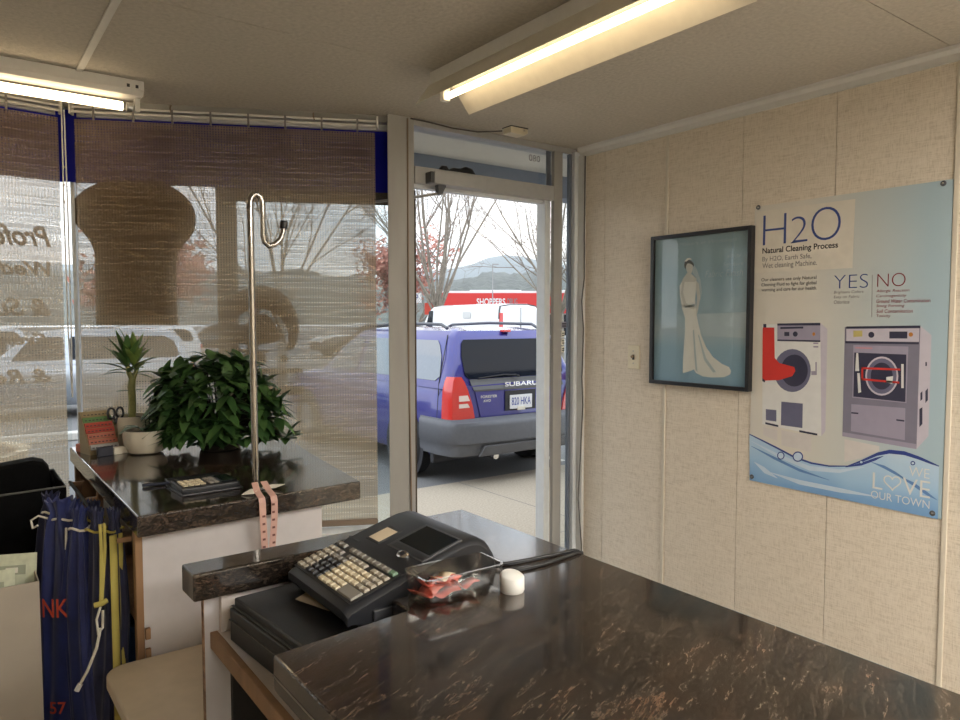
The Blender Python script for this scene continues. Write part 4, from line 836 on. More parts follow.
for q, k in tips:
    ctr = Vector((q.x * .25, q.y * .25, .08)); stm.tube([ctr, (ctr + q) / 2 + Vector((0, 0, .02)), q], .0028, 5, cap=False)
    out = (q - Vector((0, 0, .09))).normalized(); nl = rnd.randint(5, 7)
    for j in range(nl):
        b_ = 2 * PI * j / nl + rnd.uniform(-.4, .4); t1 = out.orthogonal().normalized(); t2 = out.cross(t1)
        d = out * rnd.uniform(.25, .9) + t1 * math.cos(b_) + t2 * math.sin(b_)
        if d.z < -.35: d.z = -.35
        pz = q + d.normalized() * .11
        if pz.z < .02: d.z += .35; pz = q + d.normalized() * .11
        if pz.z < .01: continue
        leaf(lv[(k + j) % 2], q, d, rnd.uniform(.072, .112), rnd.uniform(.032, .043), .25 if pz.z > .05 else -.1, .2, 5)
for m_, l_ in zip(('leaf_dark', 'leaf_mid'), lv):
    l_.build('foliage', m_, bu, smooth=60)
stm.build('stems', 'stake', bu)

# coloured card rack, little boxes, scissors
rk = thing('card_rack', 'small stepped rack of coloured cards at the left end of the window counter', 'card rack', (.447, 3.03, 1.0), R(14)); rk.scale = (.86, .9, .9)
MB().prism([(-.045, 0), (.05, 0), (.06, .17), (.045, .17), (-.045, .02)], -.062, .062, 'x').build('rack_body', 'card_yellow', rk)
for i, m_ in enumerate(('card_grey', 'card_salmon', 'card_salmon', 'card_red', 'card_red', 'card_green', 'card_yellow')):
    f0 = (i + .5) / 7; yy = -.050 + .092 * f0; zz = .012 + .150 * f0
    st = MB().obox((0, yy, zz + .007), (.058 + .002 * (i % 2), .003, .0105), (R(-24), 0, 0)).build('card_strip', m_, rk)
    mb = MB()
    for k in range(7): mb.obox((-.048 + k * .0155, yy - .0042, zz + .006), (.0045, .0006, .0022), (R(-24), 0, 0))
    mb.build('print', 'card_print', st)
nb = MB().obox((.448, 2.935, 1.017), (.026, .010, .017), (0, 0, R(10))).build('small_box', 'card_navy', bevel=.002); tag(nb, 'tiny navy box in front of the card rack', 'box')
tag(MB().obox((.510, 2.955, 1.013), (.034, .014, .013), (0, 0, R(10))).build('small_box', 'paper', bevel=.002), 'tiny white box between the card rack and the white bowl', 'box')
tag(MB().obox((.395, 3.08, 1.016), (.016, .02, .016), (0, 0, R(30))).build('small_box', 'card_salmon', bevel=.004), 'tiny red box at the left corner behind the card rack', 'box')
scs = thing('scissors', 'black handled scissors standing upright between the card rack and the plant pots', 'scissors', (.505, 3.045, 1.0), R(20))
for s_ in (-1, 1):
    MB().prism([(-.004 * s_, .0), (.004 * s_, .0), (.010 * s_, .11), (.0, .115)], -.001 + s_ * .0012, .001 + s_ * .0012, 'y').build('blade', 'chrome', scs)
    MB().tube([(.0, 0, .105), (.004 * s_, 0, .12)] + [(.017 * s_ + .014 * math.cos(R(q)) * s_, 0, .143 + .021 * math.sin(R(q))) for q in range(230, 600, 30)], .0042, 8).build('handle', 'black_plastic', scs, smooth=60)

# ---------------------------------------------------------------- side table, carton, hamper, bags
sto = (.58, 1.78, 0)
stb = thing('side_table', 'low beige table with rounded corners between the two counters', 'table', sto)
tp_ = []
for cx_, cy_, a0 in ((.86, 1.97, 0), (.34, 1.94, 90), (.345, 1.615, 180), (.86, 1.615, 270)):
    r_ = .055 if cx_ < .5 else .02
    for k in range(8): q = R(a0 + 90 * k / 7); tp_.append((cx_ + r_ * math.cos(q), cy_ + r_ * math.sin(q)))
MB().prism(tp_, .585, .62).build('tabletop', 'beige_top', stb, off=sto, bevel=.006, seg=3)
for x in (.36, .84):
    for y in (1.64, 1.93): MB().tube([(x, y, 0), (x, y, .586)], .013, 10).build('leg', 'grey_enamel', stb, off=sto, smooth=50)
ctn = thing('carton', 'tall beige cardboard carton at the left photo edge', 'carton', (-.05, 2.28, 0))
mb = MB().box(-.22, .217, -.13, -.127, 0, .825).box(-.22, .217, .127, .13, 0, .825).box(.214, .217, -.127, .127, 0, .825).box(-.22, -.217, -.127, .127, 0, .825).box(-.217, .214, -.127, .127, 0, .70)
mb.build('carton_wall', 'carton_board', ctn)
for i, (x, y, z, h, rz, tl, m_, lab) in enumerate(((.108, 2.25, .70, .176, -.25, .04, 'paper_green', 'tall printed card leaning at the right of the carton'), (.06, 2.20, .70, .152, .15, .05, 'paper_green', 'printed card at the front of the carton'), (-.01, 2.25, .70, .170, .3, -.06, 'paper', 'plain card leaning left in the carton'))):
    o = thing('printed_card', lab, 'card', (x, y, z), rz, 'cards in the carton'); o.rotation_euler = (R(-6), tl, rz)
    MB().box(-.055, .055, -.001, .001, 0, h).build('card_sheet', m_, o)
    MB().box(-.038, .030, -.0022, -.001, h - .055, h - .030).build('print', 'paper_line', o); MB().box(-.016, .012, -.0028, -.0022, h - .050, h - .036).build('picture', 'paper', o)
hm = thing('fabric_hamper', 'tall black fabric hamper behind the carton', 'hamper', (-.02, 2.94, 0))
HT = .94
hx0, hx1, hy0, hy1 = -.34, .318, -.18, .16
mb = MB(); hr = lambda e, z, sl_=0: [(hx0 - e, hy0 - e, z), (hx1 + e, hy0 - e, z + sl_), (hx1 + e, hy1 + e, z + sl_), (hx0 - e, hy1 + e, z)]
mb.loft([hr(-.02, 0), hr(.0, .4), hr(.004, .92, .018), hr(-.004, .92, .018), hr(-.010, .3)]); mb.build('hamper_body', 'black_fabric', hm, bevel=.004)
mb = MB(); mb.tube([(x, y, z + .003) for x, y, z in hr(.002, .92, .018)] + [(hx0 - .002, hy0 - .002, .923)], .0035, 6); mb.build('piping', 'zip_grey', hm)
MB().add(*(lambda z: ([(hx0 + .02, hy0 + .02, z), (hx1 - .02, hy0 + .02, z), (hx1 - .02, hy1 - .02, z + .0), (hx0 + .02, hy1 - .02, z)], [(0, 1, 2, 3)]))(.84)).build('filling', 'black_fabric', hm)
pc = thing('black_pouch', 'black zipped pouch standing in the fabric hamper', 'pouch', (.06, 3.01, .845), R(-4))
pr = []
for yy, e in ((-.05, .0), (-.04, .012), (.04, .012), (.05, 0)):
    pr.append([(x * (1 + e), yy, z * (1 + e * .5)) for x, z in ((-.20, 0), (.20, 0), (.215, .06), (.212, .125), (.195, .150), (.165, .160), (.06, .148), (.0, .135), (-.05, .105), (-.20, .085))])
MB().loft(pr).build('pouch_body', 'black_fabric', pc, smooth=50, bevel=.01)
MB().tube([(.205, -.03, .13), (.222, -.035, .10), (.232, -.036, .05), (.236, -.036, .02)], .004, 6).build('strap', 'black_fabric', pc)

def bag_mesh(w, t, h, seed, folds=9, neck=.28):
    """drawstring sack hanging from its gathered neck; x across, y thick, z from 0 (neck) down"""
    rnd = random.Random(seed); n = 64; rings = []; ph = [rnd.uniform(0, 6.28) for _ in range(4)]
    for i in range(22):
        u = [0, .012, .025, .04, .055, .075, .10, .13, .16, .20, .24, .29, .34, .40, .46, .53, .60, .68, .76, .84, .92, 1][i]; z = .05 - u * h
        if u < .045: k = neck * (1.0 + (.045 - u) * 15)
        else: k = neck + (1 - neck) * min(1, (u - .045) / .30) ** .62
        k *= 1 + .05 * math.sin(u * 7 + ph[0])
        amp = .34 + .55 * (1 - min(1, u / .5)) - (.25 if u < .05 else 0)
        ring = []
        for j in range(n):
            a_ = 2 * PI * j / n
            f = 1 + amp * .42 * math.sin(folds * a_ + ph[1] + u * 2.5 + .6 * math.sin(3 * a_ + ph[3])) + .07 * math.sin(4 * a_ + ph[2] + 6 * u) + .05 * math.sin(13 * u + 2 * a_ + ph[3])
            f = max(.25, f)
            x = math.copysign(abs(math.cos(a_)) ** .7, math.cos(a_)) * w / 2 * k * (1 + .16 * (f - 1)); y = math.copysign(abs(math.sin(a_)) ** .85, math.sin(a_)) * t / 2 * (k ** .5) * f
            zt = .006 * math.sin(folds * a_ + ph[2]) * max(0, 1 - u / .03)
            ring.append((x + .014 * math.sin(5 * u + ph[3]), y, z + zt))
        rings.append(ring)
    top = [(x * .55, y * .55, z - .03) for x, y, z in rings[0]]
    rings.insert(0, top)
    return MB().loft(rings)
gb = 'blue laundry bags on the rail under the window counter'
bags = [  # x, y, z, w, t, h, rz, material, cord, label
 (.244, 2.31, .945, .160, .085, .82, -40, 'bag_blue', 'white_cord', 'blue laundry bag with orange print, nearest the carton'),
 (.272, 2.215, .935, .105, .042, .80, -58, 'bag_blue', 'white_cord', 'plain blue laundry bag hanging just right of the printed one'),
 (.306, 2.175, .935, .105, .036, .78, -68, 'bag_navy', 'yellow_cord', 'dark navy laundry bag behind the long knotted yellow cord'),
 (.342, 2.150, .935, .105, .032, .76, -74, 'bag_navy', 'yellow_cord', 'navy laundry bag with a yellow band at the right end of the row'),
 (.335, 2.42, .905, .13, .036, .74, -78, 'bag_navy', 'yellow_cord', 'navy laundry bag in the second row behind the yellow bands'),
 (.285, 2.46, .905, .13, .040, .74, -75, 'bag_blue', 'yellow_cord', 'blue laundry bag at the back near the shelf box'),
 (.232, 2.45, .935, .13, .05, .74, -60, 'bag_navy', 'white_cord', 'navy laundry bag behind the neck of the printed bag')]
for i, (x, y, z, w, t, h, rz, m_, cm, lab) in enumerate(bags):
    b = thing('laundry_bag', lab, 'laundry bag', (x, y, z), R(rz), gb)
    bag_mesh(w, t, h, 20 + i, 9 if i else 7).build('sack', m_, b, smooth=70)
    rn = w * .17
    MB().tube([(math.cos(q) * (rn + .010), math.sin(q) * .026, -.002 + .004 * math.sin(3 * q)) for q in [2 * PI * k / 16 for k in range(17)]], .0035, 6).build('drawstring', cm, b, smooth=60)
    if i == 0:
        MB().tube([(-.03, -.02, .0), (-.05, -.035, .012), (-.068, -.04, .0), (-.06, -.045, -.020), (-.045, -.045, -.012)], .003, 6).build('cord_loop', 'white_cord', b, smooth=60)
        MB().tube([(.03, -.036, -.02), (.038, -.05, -.05), (.04, -.054, -.075)], .0032, 6).build('cord_end', 'white_cord', b, smooth=60)
        ww, tt = w / 2, t / 2
        def front(x):
            c = max(-1, min(1, x / (ww * 1.02))); return -tt * 1.3 * (1 - abs(c) ** 2.6) ** .5 - .012
        for word, p, wd, ht in (('DRINK', (-.108, 0, -.262), .155, .052), ('57', (-.013, 0, -.535), .045, .034)):
            mb = MB(); put_text(mb, word, p, (1, 0, 0), (0, 0, 1), width=wd, height=ht, off=.01)
            mb.v = [(max(-ww * .99, min(ww * .99, x)), front(x), z_) for x, y_, z_ in mb.v]      # print follows the front of the sack
            mb.build('print', 'bag_orange', b)
    bo = (x, y, z); ca_, sa_ = math.cos(-R(rz)), math.sin(-R(rz))
    def loc_(p):                                              # a point of the room -> the bag's own axes
        dx, dy, dz = p[0] - bo[0], p[1] - bo[1], p[2] - bo[2]; return (dx * ca_ - dy * sa_, dx * sa_ + dy * ca_, dz)
    def hang(nm, pts, r, m2, n=6, flat=1.0): return MB().tube([loc_(p) for p in pts], r, n, flat=flat).build(nm, m2, b, smooth=60)
    if i == 2:
        hang('cord_run', [(.308, 2.128, .955), (.306, 2.105, .90), (.303, 2.10, .82), (.300, 2.098, .752)], .0045, 'yellow_cord')
        hang('cord_run', [(.318, 2.13, .955), (.315, 2.105, .90), (.308, 2.10, .82), (.302, 2.098, .752)], .0045, 'yellow_cord')
        hang('knot', [(.284, 2.095, .750), (.300, 2.09, .753), (.314, 2.095, .757)], .0075, 'yellow_cord', 8)
        hang('cord_loop', [(.298, 2.09, .745), (.287, 2.085, .715), (.290, 2.083, .675), (.301, 2.085, .69), (.303, 2.088, .735)], .0035, 'white_cord')
        hang('cord_tail', [(.296, 2.085, .69), (.285, 2.083, .64), (.262, 2.082, .585), (.243, 2.082, .553)], .0042, 'white_cord')
        hang('cord_tip', [(.245, 2.082, .556), (.236, 2.082, .540)], .007, 'white_plastic', 8)
    if i == 3: hang('side_band', [(.333, 2.092, .93 - .055 * k) for k in range(12)], .010, 'yellow_cord', 6, .5); hang('side_band', [(.352, 2.10, .93 - .055 * k) for k in range(12)], .006, 'yellow_cord', 6, .5)
    if i == 4: hang('side_band', [(.326, 2.345, .92), (.333, 2.34, .87), (.345, 2.35, .77)], .006, 'yellow_cord', 6, .5)
    if i == 5: hang('side_band', [(.262, 2.39, .945), (.275, 2.375, .90), (.292, 2.37, .82)], .006, 'yellow_cord', 6, .5)

# ---------------------------------------------------------------- outdoors
G = -.1
struct('sidewalk', MB().box(-14, 22, 2.93, 5.8, G - .15, G), 'concrete')
mb = MB()
for k in range(12): mb.box(-14 + 3 * k, -13.992 + 3 * k, 2.95, 5.78, G, G + .0006)
mb.box(-14, 22, 3.95, 3.958, G, G + .0006)
struct('sidewalk_joint', mb, 'asphalt')
struct('asphalt_lot', MB().box(-120, 160, 5.8, 190, G - .16, G - .01), 'asphalt')
mb = MB()
for k in range(-6, 9): mb.box(k * 2.8 - .05, k * 2.8 + .05, 6.0, 10.6, G - .01, G - .006)
struct('lot_line', mb, 'kerb')
struct('traffic_kerb', MB().box(-30, 2.6, 10.9, 11.1, G - .01, G + .10), 'kerb', bevel=.02)
struct('canopy_soffit', MB().box(-5, 9, 2.93, 3.70, 2.46, 2.50), 'canopy_white')
struct('canopy_soffit_left', MB().prism([(-5, 3.70), (-5, 3.72), (9, 3.72), (9, 3.70)], 2.46, 2.5), 'canopy_white')
struct('canopy_beam', MB().box(-5, 9, 3.60, 3.74, 2.315, 2.46), 'canopy_beam')
struct('facade_right', MB().box(XW + .1, 7, 2.70, 2.80, G, 2.5), 'plain_wall')
struct('facade_left', MB().box(-7, LEFT - .1, 3.2, 3.33, G, 2.5), 'plain_wall')
pl = thing('planter', 'round pebbled concrete planter on the pavement outside the left window', 'planter', (-.12, 7.35, G))
mb = MB().lathe([(.56, 0), (.60, .02), (.64, .46), (.66, .50), (.58, .50), (.56, .46), (0, .46)], n=48); mb.build('tub', 'pebble', pl, smooth=35)
MB().lathe([(0, .44), (.565, .44), (.565, .475), (.3, .50), (0, .51)], n=40).build('soil', 'planter_soil', pl, smooth=50)

def rrect(hw, v0, v1, r, z, n=5):
    pts = []; cv = (v0 + v1) / 2; hv = (v1 - v0) / 2; r = min(r, hw * .95, hv * .95)
    for sx, sy, a0 in ((1, 1, 0), (-1, 1, 90), (-1, -1, 180), (1, -1, 270)):
        for k in range(n):
            q = R(a0 + 90 * k / (n - 1)); pts.append((sx * (hw - r) + r * math.cos(q), cv + sy * (hv - r) + r * math.sin(q), z))
    return pts
def interp(tab, z, i):
    for a_, b_ in zip(tab, tab[1:]):
        if z <= b_[0]: t = (z - a_[0]) / (b_[0] - a_[0]); return a_[i] + (b_[i] - a_[i]) * t
    return tab[-1][i]
def wheel(root, x, y, r, side, w=.2):
    q = thing_part = MB(); pr = [(r * .62, -w / 2), (r * .92, -w / 2), (r, -w / 2 + .03), (r, w / 2 - .03), (r * .92, w / 2), (r * .62, w / 2)]
    q.lathe(pr, (x, y, r), 32, 'x', cap=False); t = q.build('wheel', 'tyre', root, smooth=35)
    d = MB(); f0 = x + side * (w / 2 - .03)
    for k in range(5):
        a_ = 2 * PI * k / 5; d.obox((f0, y + math.sin(a_) * r * .33, r + math.cos(a_) * r * .33), (.012, .035, r * .30), (-a_, 0, 0))
    d.lathe([(0, -.012), (.07, -.012), (.07, .012), (0, .012)], (f0, y, r), 16, 'x'); d.lathe([(r * .56, -.02), (r * .64, -.02), (r * .64, .02), (r * .56, .02)], (f0, y, r), 28, 'x')
    d.build('rim', 'alloy', t, smooth=40); return t
def patch_side(root, s, gh_, zs, l, rgt, m_, name='side_window'):
    mb = MB(); vs = []
    for z, a_, b_ in zip(zs, l, rgt):
        w = interp(gh_, z, 3) + .007; vs += [(s * w, a_, z), (s * w, b_, z)]
    mb.add(vs, [(2 * i, 2 * i + 1, 2 * i + 3, 2 * i + 2) for i in range(len(zs) - 1)]); return mb.build(name, m_, root, solid=.004)
def car(name, label, cat, loc, rz, paint, L=4.45, W=1.735, H=1.53, belt=.97, lower=None, gh_=None, hood=.9, wb=(.93, 3.455), wr=.325, glassm='car_glass', group=None, doors=True):
    c = thing(name, label, cat, loc, rz, group); hw = W / 2
    low = MB(); sec = lower or [(.10, .78, .34, belt), (.16, .835, .30, belt), (.45, .86, .25, belt), (1.2, 1.0 * hw, .22, belt), (2.5, hw, .22, belt), (3.2, hw, .22, belt + .02), (3.9, hw * .985, .22, hood + .02), (L - .18, hw * .92, .24, hood - .07), (L - .03, hw * .74, .30, hood - .20)]
    rings = []
    for v, w, zb, zt in sec:
        rings.append([(-w + .10, v, zb), (w - .10, v, zb), (w - .015, v, zb + .10), (w, v, (zb + zt) / 2 + .02), (w - .012, v, zt - .10), (w - .045, v, zt - .02), (w - .11, v, zt), (0, v, zt + .012), (-w + .11, v, zt), (-w + .045, v, zt - .02), (-w + .012, v, zt - .10), (-w, v, (zb + zt) / 2 + .02), (-w + .015, v, zb + .10)])
    low.loft(rings).build('body', paint, c, smooth=38)
    g_ = gh_ or [(belt - .03, .13, 3.15, hw - .03), (belt + .02, .135, 3.08, hw - .035), (1.25, .236, 2.72, hw - .126), (H - .11, .30, 2.45, hw - .19), (H - .03, .36, 2.33, hw - .25), (H, .62, 2.1, hw - .42)]
    MB().loft([rrect(q[3], q[1], q[2], .10, q[0]) for q in g_]).build('cabin', paint, c, smooth=38)
    # windscreen and rear window hug the raked ends
    for nm, i_, s_ in (('rear_window', 1, -1), ('windscreen', 2, 1)):
        zs = [belt + .05, 1.25 if H < 1.7 else (belt + H) / 2, H - .14, H - .09]; vs = []
        for k, z in enumerate(zs):
            w = interp(g_, z, 3) - (.16 if k in (0, 3) else .115); v = interp(g_, z, i_) + s_ * .006; vs += [(-w, v, z), (w, v, z)]
        MB().add(vs, [(2 * i, 2 * i + 1, 2 * i + 3, 2 * i + 2) for i in range(3)]).build(nm, 'car_glass', c, solid=.004)
    for s_ in (-1, 1):
        zs = [belt + .045, belt + .09, 1.25, H - .17, H - .125] if H < 1.7 else [belt + .045, belt + .09, 1.25, H - .24, H - .20]
        r0, f0 = g_[1][1], g_[1][2]
        spans = [(r0 + .16, r0 + .98), (r0 + 1.06, r0 + 1.88), (r0 + 1.97, f0 - .25)] if doors else [(f0 - 1.0, f0 - .22)]
        for k, (a_, b_) in enumerate(spans):
            fa = [.10, .04, .11, .20, .26] if k == 0 and doors else [.02, 0, 0, .0, .03]; fb = [.0, .02, .22, .42, .50] if (k == 2 or not doors) else [.02, 0, 0, 0, .03]
            patch_side(c, s_, g_, zs, [a_ + q for q in fa], [max(b_ - q, a_ + .02) for q in fb], glassm)
    for v in wb:
        for s_ in (-1, 1):
            MB().lathe([(0, -.004), (wr + .05, -.004), (wr + .05, .004), (0, .004)], (s_ * (hw + .001), v, wr), 28, 'x').build('wheel_arch', 'rubber', c)
            wheel(c, s_ * (hw - .075), v, wr, s_)
    return c, g_, hw
# --- blue estate car straight outside the door
fc, fg, fhw = car('estate_car', 'blue estate car with grey bumper parked tail-first outside the door', 'car', (4.665, 5.55, G - .01), 0, 'car_blue', glassm='side_glass')
# rear glass, darker panel and lettering on the tailgate
def rear_patch(name, m_, rows, d=.012, parent=fc):
    vs = []
    for z, a_, b_ in rows:
        v = (interp(fg, z, 1) if z > .97 else .10) - d; vs += [(a_, v, z), (b_, v, z)]
    return MB().add(vs, [(2 * i, 2 * i + 1, 2 * i + 3, 2 * i + 2) for i in range(len(rows) - 1)]).build(name, m_, parent, solid=.004)
for o in [o for o in fc.children if o.name.startswith('rear_window')]: bpy.data.objects.remove(o)
rear_patch('rear_window', 'car_glass', [(1.035, -.60, .60), (1.07, -.64, .64), (1.25, -.635, .635), (1.385, -.60, .60), (1.415, -.57, .57)], .012)
rear_patch('tailgate_garnish', 'garnish', [(.915, -.56, .56), (.93, -.585, .585), (1.0, -.60, .60), (1.03, -.598, .598)], .016)
rear_patch('tailgate_panel', 'car_blue', [(.615, -.44, .44), (.66, -.50, .50), (.912, -.565, .565)], .008)
mb = MB(); put_text(mb, 'SUBARU', (-.205, .078, .945), (1, 0, 0), (0, 0, 1), width=.43, height=.045, off=.012); mb.build('maker_word', 'badge_silver', fc)
mb = MB(); put_text(mb, 'FORESTER', (-.50, .084, .845), (1, 0, 0), (0, 0, 1), width=.20, height=.026, off=.012); put_text(mb, 'AWD', (-.47, .084, .805), (1, 0, 0), (0, 0, 1), width=.09, height=.024, off=.012); mb.build('model_word', 'badge_silver', fc)
MB().box(-.20, .20, .080, .086, .70, .90).build('plate_recess', 'rubber', fc)
lp = MB().box(-.145, .145, .070, .078, .715, .855).build('license_plate', 'plate_white', fc, bevel=.003)
mb = MB(); put_text(mb, '820 HKA', (-.125, .069, .752), (1, 0, 0), (0, 0, 1), width=.25, height=.078, off=.006); mb.build('plate_number', 'plate_blue', lp)
MB().box(-.05, .05, .066, .070, .70, .735).build('plate_sticker', 'paper', lp)
for s_ in (-1, 1):
    # wrap-round tail lamp
    def lring(z, ui, sv):
        w = interp(fg, z, 3) if z > .97 else .835
        return [(s_ * (w + .018), sv, z), (s_ * (w + .020), .20, z), (s_ * (w - .01), .105, z), (s_ * (w - .07), .082, z), (s_ * ui, .080, z), (s_ * ui, .13, z), (s_ * (w - .07), .2, z)]
    zz = [(.655, .575, .25), (.70, .585, .25), (.775, .60, .245), (.845, .625, .24), (.93, .655, .23), (1.02, .70, .215), (1.065, .735, .20)]
    tl = MB().loft([lring(*q) for q in zz]).build('tail_lamp', 'lens_red', fc, smooth=40)
    for za, zb_, m_ in ((.765, .805, 'lens_clear'), (.83, .885, 'lens_clear')):
        MB().add([(s_ * .64, .076, za), (s_ * .765, .076, za), (s_ * .765, .076, zb_), (s_ * .665, .076, zb_)], [(0, 1, 2, 3)]).build('clear_lens', m_, tl, solid=.005)
    MB().box(*(sorted((s_ * .865, s_ * .70))), .38, .44, .20, .42).build('mud_flap', 'rubber', fc, bevel=.01)
    MB().tube([(s_ * .60, .52, 1.525), (s_ * .605, .62, 1.565), (s_ * .605, 1.4, 1.575), (s_ * .60, 2.2, 1.55), (s_ * .59, 2.28, 1.52)], .017, 8).build('roof_rail', 'cladding', fc, smooth=50)
    MB().tube([(s_ * (fhw - .02), .34, .64), (s_ * (fhw - .036), .325, 1.0), (s_ * (fhw - .11), .35, 1.25), (s_ * (fhw - .205), .42, 1.46)], .005, 5).build('panel_gap', 'rubber', fc)
# grey bumper with stepped ledge
def bring(z, e, arch=.6):
    return [(-.875 - e * .2, .62, z), (-.88 - e * .2, .30, z), (-.855 - e * .4, .10, z), (-.77 - e * .5, .02 - e * .6, z), (-.40, -.015 - e, z), (0, -.03 - e, z), (.40, -.015 - e, z), (.77 + e * .5, .02 - e * .6, z), (.855 + e * .4, .10, z), (.88 + e * .2, .30, z), (.875 + e * .2, .62, z), (.70, .60, z), (0, .2, z), (-.70, .60, z)]
mb = MB().loft([bring(.30, -.03), bring(.34, -.005), bring(.42, .0), bring(.425, .03), bring(.585, .035), bring(.625, .02), bring(.632, -.03), bring(.655, -.05)]); mb.build('bumper', 'cladding', fc, smooth=62)
MB().prism([(-.62, .30), (.62, .30), (.54, .40), (-.54, .40)], -.055, -.02, 'y').build('bumper_insert', 'garnish', fc, bevel=.01)
MB().tube([(-.36, .25, .28), (-.36, .02, .27)], .032, 12).build('exhaust_pipe', 'chrome', fc, smooth=50)
mb = MB(); mb.tube([(-.02, .085, 1.04), (-.03, .115, 1.055), (-.18, .128, 1.062), (-.50, .122, 1.040)], [.016, .008, .007, .006], 6); mb.build('rear_wiper', 'rubber', fc)
MB().box(-.05, .05, .30, .36, 1.485, 1.51).build('brake_light', 'lens_red', fc, bevel=.006)
MB().box(-.75, .75, .4, 3.9, .20, .30).build('underbody', 'rubber', fc)

# --- white van behind it
vg = [(1.0, .04, 6.1, .90), (1.25, .05, 5.95, .89), (1.95, .10, 5.35, .84), (2.12, .16, 5.1, .78), (2.19, .4, 4.8, .6)]
vn, _, _ = car('delivery_van', 'white delivery van parked beyond the blue estate car', 'van', (16.35, 19.7, G - .01), R(-4), 'van_white', L=6.7, W=1.86, H=2.19, belt=1.03, gh_=vg, hood=1.12, wb=(1.4, 5.4), wr=.36, doors=False,
               lower=[(.03, .90, .38, 1.03), (.5, .925, .32, 1.03), (2.5, .93, .30, 1.03), (5.5, .93, .30, 1.05), (6.1, .90, .32, 1.10), (6.55, .84, .36, .95), (6.68, .70, .42, .8)], glassm='car_glass')
for o in [o for o in vn.children if o.name.startswith('rear_window')]: bpy.data.objects.remove(o)
for s_ in (-1, 1): MB().box(*sorted((s_ * .77, s_ * .895)), .02, .09, 1.36, 1.86).build('tail_lamp', 'lens_red', vn, bevel=.01); MB().tube([(s_ * .895, .10, 1.65), (s_ * .86, .13, 1.95), (s_ * .80, .17, 2.10)], .03, 6).build('corner_seal', 'garnish', vn)
MB().tube([(-.80, .17, 2.10), (-.4, .13, 2.16), (.4, .13, 2.16), (.80, .17, 2.10)], .02, 6).build('door_seal', 'garnish', vn); MB().box(-.006, .006, .02, .05, .5, 2.05).build('door_gap', 'garnish', vn)
MB().obox((-.885, 2.3, 1.80), (.003, .28, .12), (0, 0, 0)).build('side_mark', 'van_mark', vn)
MB().box(-1.06, -.92, 5.3, 5.42, 1.05, 1.28).build('mirror', 'rubber', vn, bevel=.02)

# --- other parked cars
others = [('parked_car', 'dark green car beyond the front of the white van', (17.3, 29.6), 90, 'car_dark'), ('parked_car', 'silver car facing the shop in the next row', (3.6, 14.2), 90, 'car_silver'),
          ('parked_car', 'pale blue car parked outside the left window', (.6, 17.5), 4, 'car_pale'), ('parked_car', 'dark car at the far left of the lot', (-3.0, 15.5), 0, 'car_dark'), ('parked_car', 'second dark car beyond the green one', (13.0, 37.0), 80, 'car_dark'), ('parked_car', 'white car in the far row behind the tree', (6.5, 24.0), 85, 'van_white'), ('parked_car', 'red car far off in the left of the lot', (-1.0, 26.0), 80, 'car_red')]
for nm, lab, (x, y), rz, pm in others:
    c, g_, hw_ = car(nm, lab, 'car', (x, y, G - .01), R(rz), pm, H=1.46, belt=.92, hood=.86, group='cars parked in the lot')
    for s_ in (-1, 1): MB().box(*sorted((s_ * .60, s_ * .80)), .085, .14, .70, .86).build('tail_lamp', 'lens_red', c, bevel=.01); MB().box(*sorted((s_ * .48, s_ * .66)), 4.30, 4.43, .60, .70).build('headlamp', 'lens_clear', c, bevel=.01)

# --- bare trees
def tree(name, label, loc, H, r0, seed, up=.8, spread=.55, nmain=7, fork=.22, levels=4, leafm=None, nleaf=0, group='trees round the lot', lean=(0, 0)):
    rnd = random.Random(seed); t = thing(name, label, 'tree', loc, 0, group); tk = MB(); tw = MB(); ends = []
    def grow(p, d, L, r, lev):
        n = 4 if lev else 5; pts = [p]; rs = [r]; q = p.copy(); dd = d.copy()
        for i in range(n):
            dd = (dd + Vector((rnd.gauss(0, .10), rnd.gauss(0, .10), rnd.gauss(.06 * up, .05)))).normalized(); q = q + dd * (L / n); pts.append(q.copy()); rs.append(max(.004, r * (1 - .72 * (i + 1) / n)))
        (tk if lev < 2 else tw).tube(pts, rs, 7 if lev < 2 else 4, cap=False)
        if lev >= levels: ends.append(q); return
        for i in range(rnd.randint(4, 6) if lev else 5):
            k = rnd.randint(1, n); f = pts[k]; a_ = rnd.uniform(0, 2 * PI); t1 = dd.orthogonal().normalized(); t2 = dd.cross(t1)
            nd = (dd * rnd.uniform(.65, 1.0) + (t1 * math.cos(a_) + t2 * math.sin(a_)) * rnd.uniform(.4, .8) + Vector((0, 0, .25 * up))).normalized()
            grow(f, nd, L * rnd.uniform(.42, .62), max(.006, rs[k] * .62), lev + 1)
    base = Vector((0, 0, 0)); fz = H * fork; tp2 = Vector((lean[0] * fz, lean[1] * fz, fz))
    tk.tube([base, tp2 * .5, tp2], [r0 * 1.2, r0, r0 * .95], 10)
    for k in range(nmain):
        a_ = 2 * PI * k / nmain + rnd.uniform(-.3, .3); s_ = spread * rnd.uniform(.4, 1.15)
        grow(tp2 * rnd.uniform(.75, 1.0), Vector((math.cos(a_) * s_ + lean[0], math.sin(a_) * s_ + lean[1], 1)).normalized(), (H - fz) * rnd.uniform(.62, .9), r0 * rnd.uniform(.26, .42), 1)
    tk.build('trunk', 'bark', t, smooth=60); tw.build('twigs', 'twig', t)
    if leafm:
        lf = MB()
        for k in range(nleaf):
            e = rnd.choice(ends); c = e + Vector((rnd.gauss(0, .3), rnd.gauss(0, .3), rnd.gauss(0, .3))); a_ = Vector((rnd.gauss(0, 1), rnd.gauss(0, 1), rnd.gauss(0, 1))).normalized() * .17; b_ = a_.orthogonal().normalized() * .11
            lf.add([c - a_, c + b_, c + a_, c - b_], [(0, 1, 2, 3)])
        lf.build('foliage', leafm, t)
    return t
